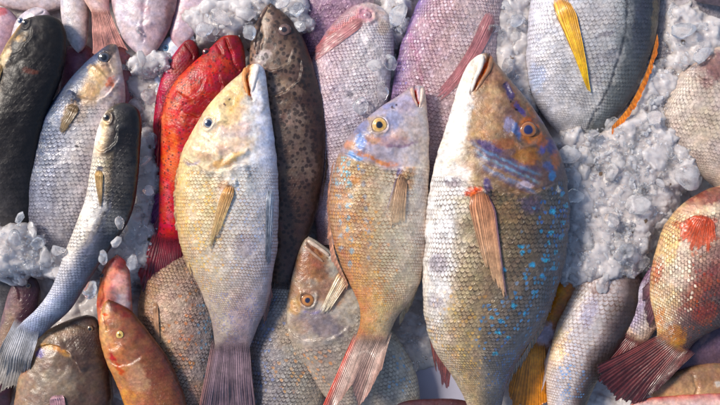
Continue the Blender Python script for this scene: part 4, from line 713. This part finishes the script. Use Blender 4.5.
def ico(sub):
    import bmesh
    bm = bmesh.new(); bmesh.ops.create_icosphere(bm, subdivisions=sub, radius=1)
    V = np.array([v.co[:] for v in bm.verts]); F = np.array([[v.index for v in f.verts] for f in bm.faces]); bm.free(); return V, F
IV, IF = ico(4); JV, JF = ico(2)
def chunk_verts(V, seed, soft):
    r = np.random.default_rng(seed); n = 11; D = r.normal(size=(n, 3)); D /= np.linalg.norm(D, axis=1)[:, None]; h = r.uniform(0.55, 0.95, n)
    dot = V @ D.T; lim = np.where(dot > 1e-3, h[None, :] / np.maximum(dot, 1e-3), 9)
    k = soft; rr = -np.log(np.exp(-k * lim).sum(1) + math.exp(-k * 1.05)) / k
    out = V * rr[:, None]
    out = out * (1 + 0.05 * np.sin(out[:, [1, 2, 0]] * 7 + seed))
    return out * np.array([1, r.uniform(.55, .95), r.uniform(.35, .65)])
PROTO = [chunk_verts(IV, 40 + k, 8 + 5 * (k % 4)) for k in range(9)]
PM = []
def chunk(x, y, z, r, label, group, milky=None):
    k = random.randrange(9)
    key = (k, milky if milky is not None else random.random() < .5)
    src = next((q for q in PM if q[0] == key), None)
    if src is None:
        o = mesh_obj('ice_chunk', PROTO[k], IF, MILKY if key[1] else CLEAR); PM.append((key, o))
    else:
        o = src[1].copy(); C.objects.link(o)
    p = W3(x, y, z); o.location = p; o.rotation_euler = (random.uniform(-.5, .5), random.uniform(-.5, .5), random.uniform(0, 6.28)); s = r * S; o.scale = (s, s, s)
    o['label'] = label; o['category'] = 'ice chunk'; o['group'] = group; return o
# big lumps the photo shows one by one
for x, y, z, r, lab, mk in [
   (688,178,50,15,'largest smooth milky ice lump, beside the tan bream at the right',True),(661,183,50,6.5,'small round ice lump just left of the largest milky lump',True),(637,205,50,13,'milky ice lump in the middle of the right ice patch',True),
   (611,220,50,9,'rounded ice lump left of the middle of the right ice patch',True),(569,155,52,12,'long ice lump against the head of the large emperor',True),(625,252,50,14,'flat clear ice slab at the lower end of the right ice patch',False),
   (612,172,48,9,'grey ice lump near the top of the right ice patch',True),(593,135,44,9,'clear lump by the tail of the yellow-finned fish',False),(575,196,50,9,'clear ice lump against the back of the large emperor',False),(655,118,44,11,'ice lump under the yellow-finned fish on its right',True),
   (694,172,54,6,'little ice lump on top of the largest milky lump',True),(603,285,44,10,'ice lump lying on the neck of the whitish bream',True),(508,66,40,10,'ice lump between the large emperor mouth and the yellow-finned fish',True),(495,28,40,8,'ice lump at the tip of the long pink fin',False),(517,20,38,9,'clear ice lump beside the yellow fin',False),
   (375,66,50,10,'white ice lump resting on the pale pinkish bream',True),(391,62,40,8,'greyish ice lump beside the pale pinkish bream',False),(383,92,46,9,'ice lump above the eye of the middle emperor',False),(360,106,46,9,'bluish ice lump left of the middle emperor eye',False),(398,14,40,12,'clear ice lump at the top between the two pink breams',False),
   (298,10,44,11,'clear ice lump above the spotted grouper eye',False),(283,2,46,9,'ice lump behind the spotted grouper snout',True),(300,26,42,7,'ice lump at the right cheek of the spotted grouper',False),(246,14,50,10,'white ice lump on the snout of the large red grouper',True),(222,18,50,12,'flat white ice lump above the large red grouper',True),(205,30,44,9,'clear ice lump between the two red groupers at the top',False),(250,32,52,8,'clear ice lump against the spotted grouper mouth',False),
   (120,223,84,6.5,'rounded ice cube resting on the back of the slender mullet, upper one',True),(116,242,78,6,'rounded ice cube resting on the slender mullet, lower one',True),(90,290,66,9,'oblong white ice lump on the slender mullet near its tail',True),(148,190,46,8,'clear ice lump between the slender mullet and the large red grouper',False),(145,160,42,8,'frosty ice lump right of the black mullet head',True),(103,258,64,9,'long clear ice lump along the slender mullet belly',False),
   (20,217,72,6,'small clear ice piece on the black-backed mullet',False),(14,240,62,11,'clear ice lump at the left edge under the black-backed mullet',False),(38,243,66,7,'clear ice piece at the left side of the silver mullet',False),(58,250,62,9,'white ice lump on the silver grey mullet near its tail',True),(3,250,60,8,'ice lump at the far left edge',True),
   (132,262,48,8,'clear ice lump right of the pink snout',False),(684,30,46,14,'thin clear ice slab lying on the pale grey fish',False),(702,55,44,11,'ice lump above the tan bream',False),(138,30,40,5,'tiny ice piece on the widest pale fish',True),(149,96,30,9,'frosted ice left of the small crimson grouper',True)]:
    chunk(x, y, z, r, lab, 'larger ice lumps', mk)
for k_ in range(26):
    x = random.uniform(572, 668); y = random.uniform(140, 262); hz = float(heap(np.array([x]), np.array([y]))[0])
    if hz < 26: continue
    chunk(x, y, hz * .86 + 1, random.uniform(9, 15), 'broad half melted lump sunk in the ice patch right of the large emperor', 'broad melted ice lumps', True)
# mid-sized lumps scattered on the heaps
pts = []
AREA = {0:'by the top pale fish and red groupers',1:'around the top middle breams',2:'in the patch right of the large emperor',3:'between the mullets and the red groupers',4:'at the left edge by the mullets'}
def region(x, y):
    if x > 530: return 2
    if x > 300: return 1
    if y < 110: return 0
    if x > 100: return 3
    return 4
cnt = 0
while cnt < 245:
    hcx = HEAPS[random.choices(range(len(HEAPS)), [h[2] * h[3] for h in HEAPS])[0]]
    a = random.uniform(0, 6.28); q = random.random() ** .5 * 1.05; x = hcx[0] + hcx[2] * q * math.cos(a); y = hcx[1] + hcx[3] * q * math.sin(a)
    if not (-6 < x < 726 and -6 < y < 411): continue
    if any((x - u) ** 2 + (y - v) ** 2 < 42 for u, v in pts): continue
    pts.append((x, y)); r = random.uniform(4, 11)
    z = float(heap(np.array([x]), np.array([y]))[0]) * .86 + 2 + random.uniform(-3, 3)
    rg = AREA[region(x, y)]
    chunk(x, y, z, r, 'small rounded piece of crushed ice ' + rg, 'crushed ice pieces ' + rg); cnt += 1
# tiny chips and crumbs: one mass
NV = []; NF = []; off = 0
protoS = [chunk_verts(JV, 90 + k, 12) for k in range(6)]
k = 0
while k < 3600:
    hcx = HEAPS[random.choices(range(len(HEAPS)), [h[2] * h[3] for h in HEAPS])[0]]
    a = random.uniform(0, 6.28); q = random.random() ** .5 * 1.12; x = hcx[0] + hcx[2] * q * math.cos(a); y = hcx[1] + hcx[3] * q * math.sin(a)
    r = 0.7 + 3.2 * random.random() ** 2.2
    z = float(heap(np.array([x]), np.array([y]))[0]) * .86 + random.uniform(2, 8)
    A = np.linalg.qr(rng.normal(size=(3, 3)))[0]
    V = (protoS[k % 6] * r * S) @ A.T + W3(x, y, z); NV.append(V); NF.append(JF + off); off += len(V); k += 1
o = mesh_obj('ice_chips', np.vstack(NV), np.vstack(NF), CLEAR, smooth=False); o['kind'] = 'stuff'; o['label'] = 'tiny chips and crumbs of crushed ice between the fish'; o['category'] = 'ice'

# tray under everything
def tray_mat():
    g = NT('white_tray'); ob = g.n('TexCoord').outputs['Object']; n = g.noise(ob, 14, 5).outputs['Fac']
    g.put(g.p.inputs['Base Color'], g.mix(n, rgba((170, 168, 190)), rgba((206, 204, 220)))); g.p.inputs['Roughness'].default_value = .3
    return g.m
V = []
a, b = np.meshgrid(np.linspace(-1500, 2200, 60), np.linspace(-1500, 1900, 60))
idx = np.arange(3600).reshape(60, 60); F = np.stack([idx[:-1, :-1], idx[1:, :-1], idx[1:, 1:], idx[:-1, 1:]], -1).reshape(-1, 4)
o = mesh_obj('table', W3(a, b, np.full(a.shape, -4.0), 0).reshape(-1, 3), F, tray_mat()); o['kind'] = 'structure'

# ------------------------------------------------------------------ light and camera
sc = bpy.context.scene
w = bpy.data.worlds.new('World'); sc.world = w; w.use_nodes = True
t = w.node_tree; bg = t.nodes['Background']; sky = t.nodes.new('ShaderNodeTexSky'); sky.sky_type = 'NISHITA'; sky.sun_disc = False
EL, AZ = math.radians(43), math.radians(-62)     # sun from the left and slightly from the top of the picture
sky.sun_elevation = EL; sky.sun_rotation = AZ
t.links.new(sky.outputs[0], bg.inputs[0]); bg.inputs[1].default_value = 0.058
sd = bpy.data.lights.new('sun', 'SUN'); sd.energy = 1.5; sd.angle = math.radians(14); sd.color = (1, .91, .80)
so = bpy.data.objects.new('sun', sd); C.objects.link(so)
from mathutils import Vector
dirv = Vector((math.cos(EL) * math.sin(AZ), math.cos(EL) * math.cos(AZ), math.sin(EL)))
so.rotation_euler = dirv.to_track_quat('Z', 'Y').to_euler(); so.location = dirv * 3
cd = bpy.data.cameras.new('camera'); cam = bpy.data.objects.new('camera', cd); C.objects.link(cam); sc.camera = cam
cd.lens = 50; cd.sensor_width = 36; cd.clip_end = 100; cam.location = (0, 0, HC * S)
cam.rotation_euler = (0, 0, 0)
sc.view_settings.view_transform = 'Standard'; sc.view_settings.look = 'None'; sc.view_settings.exposure = 1.3; sc.view_settings.gamma = 1
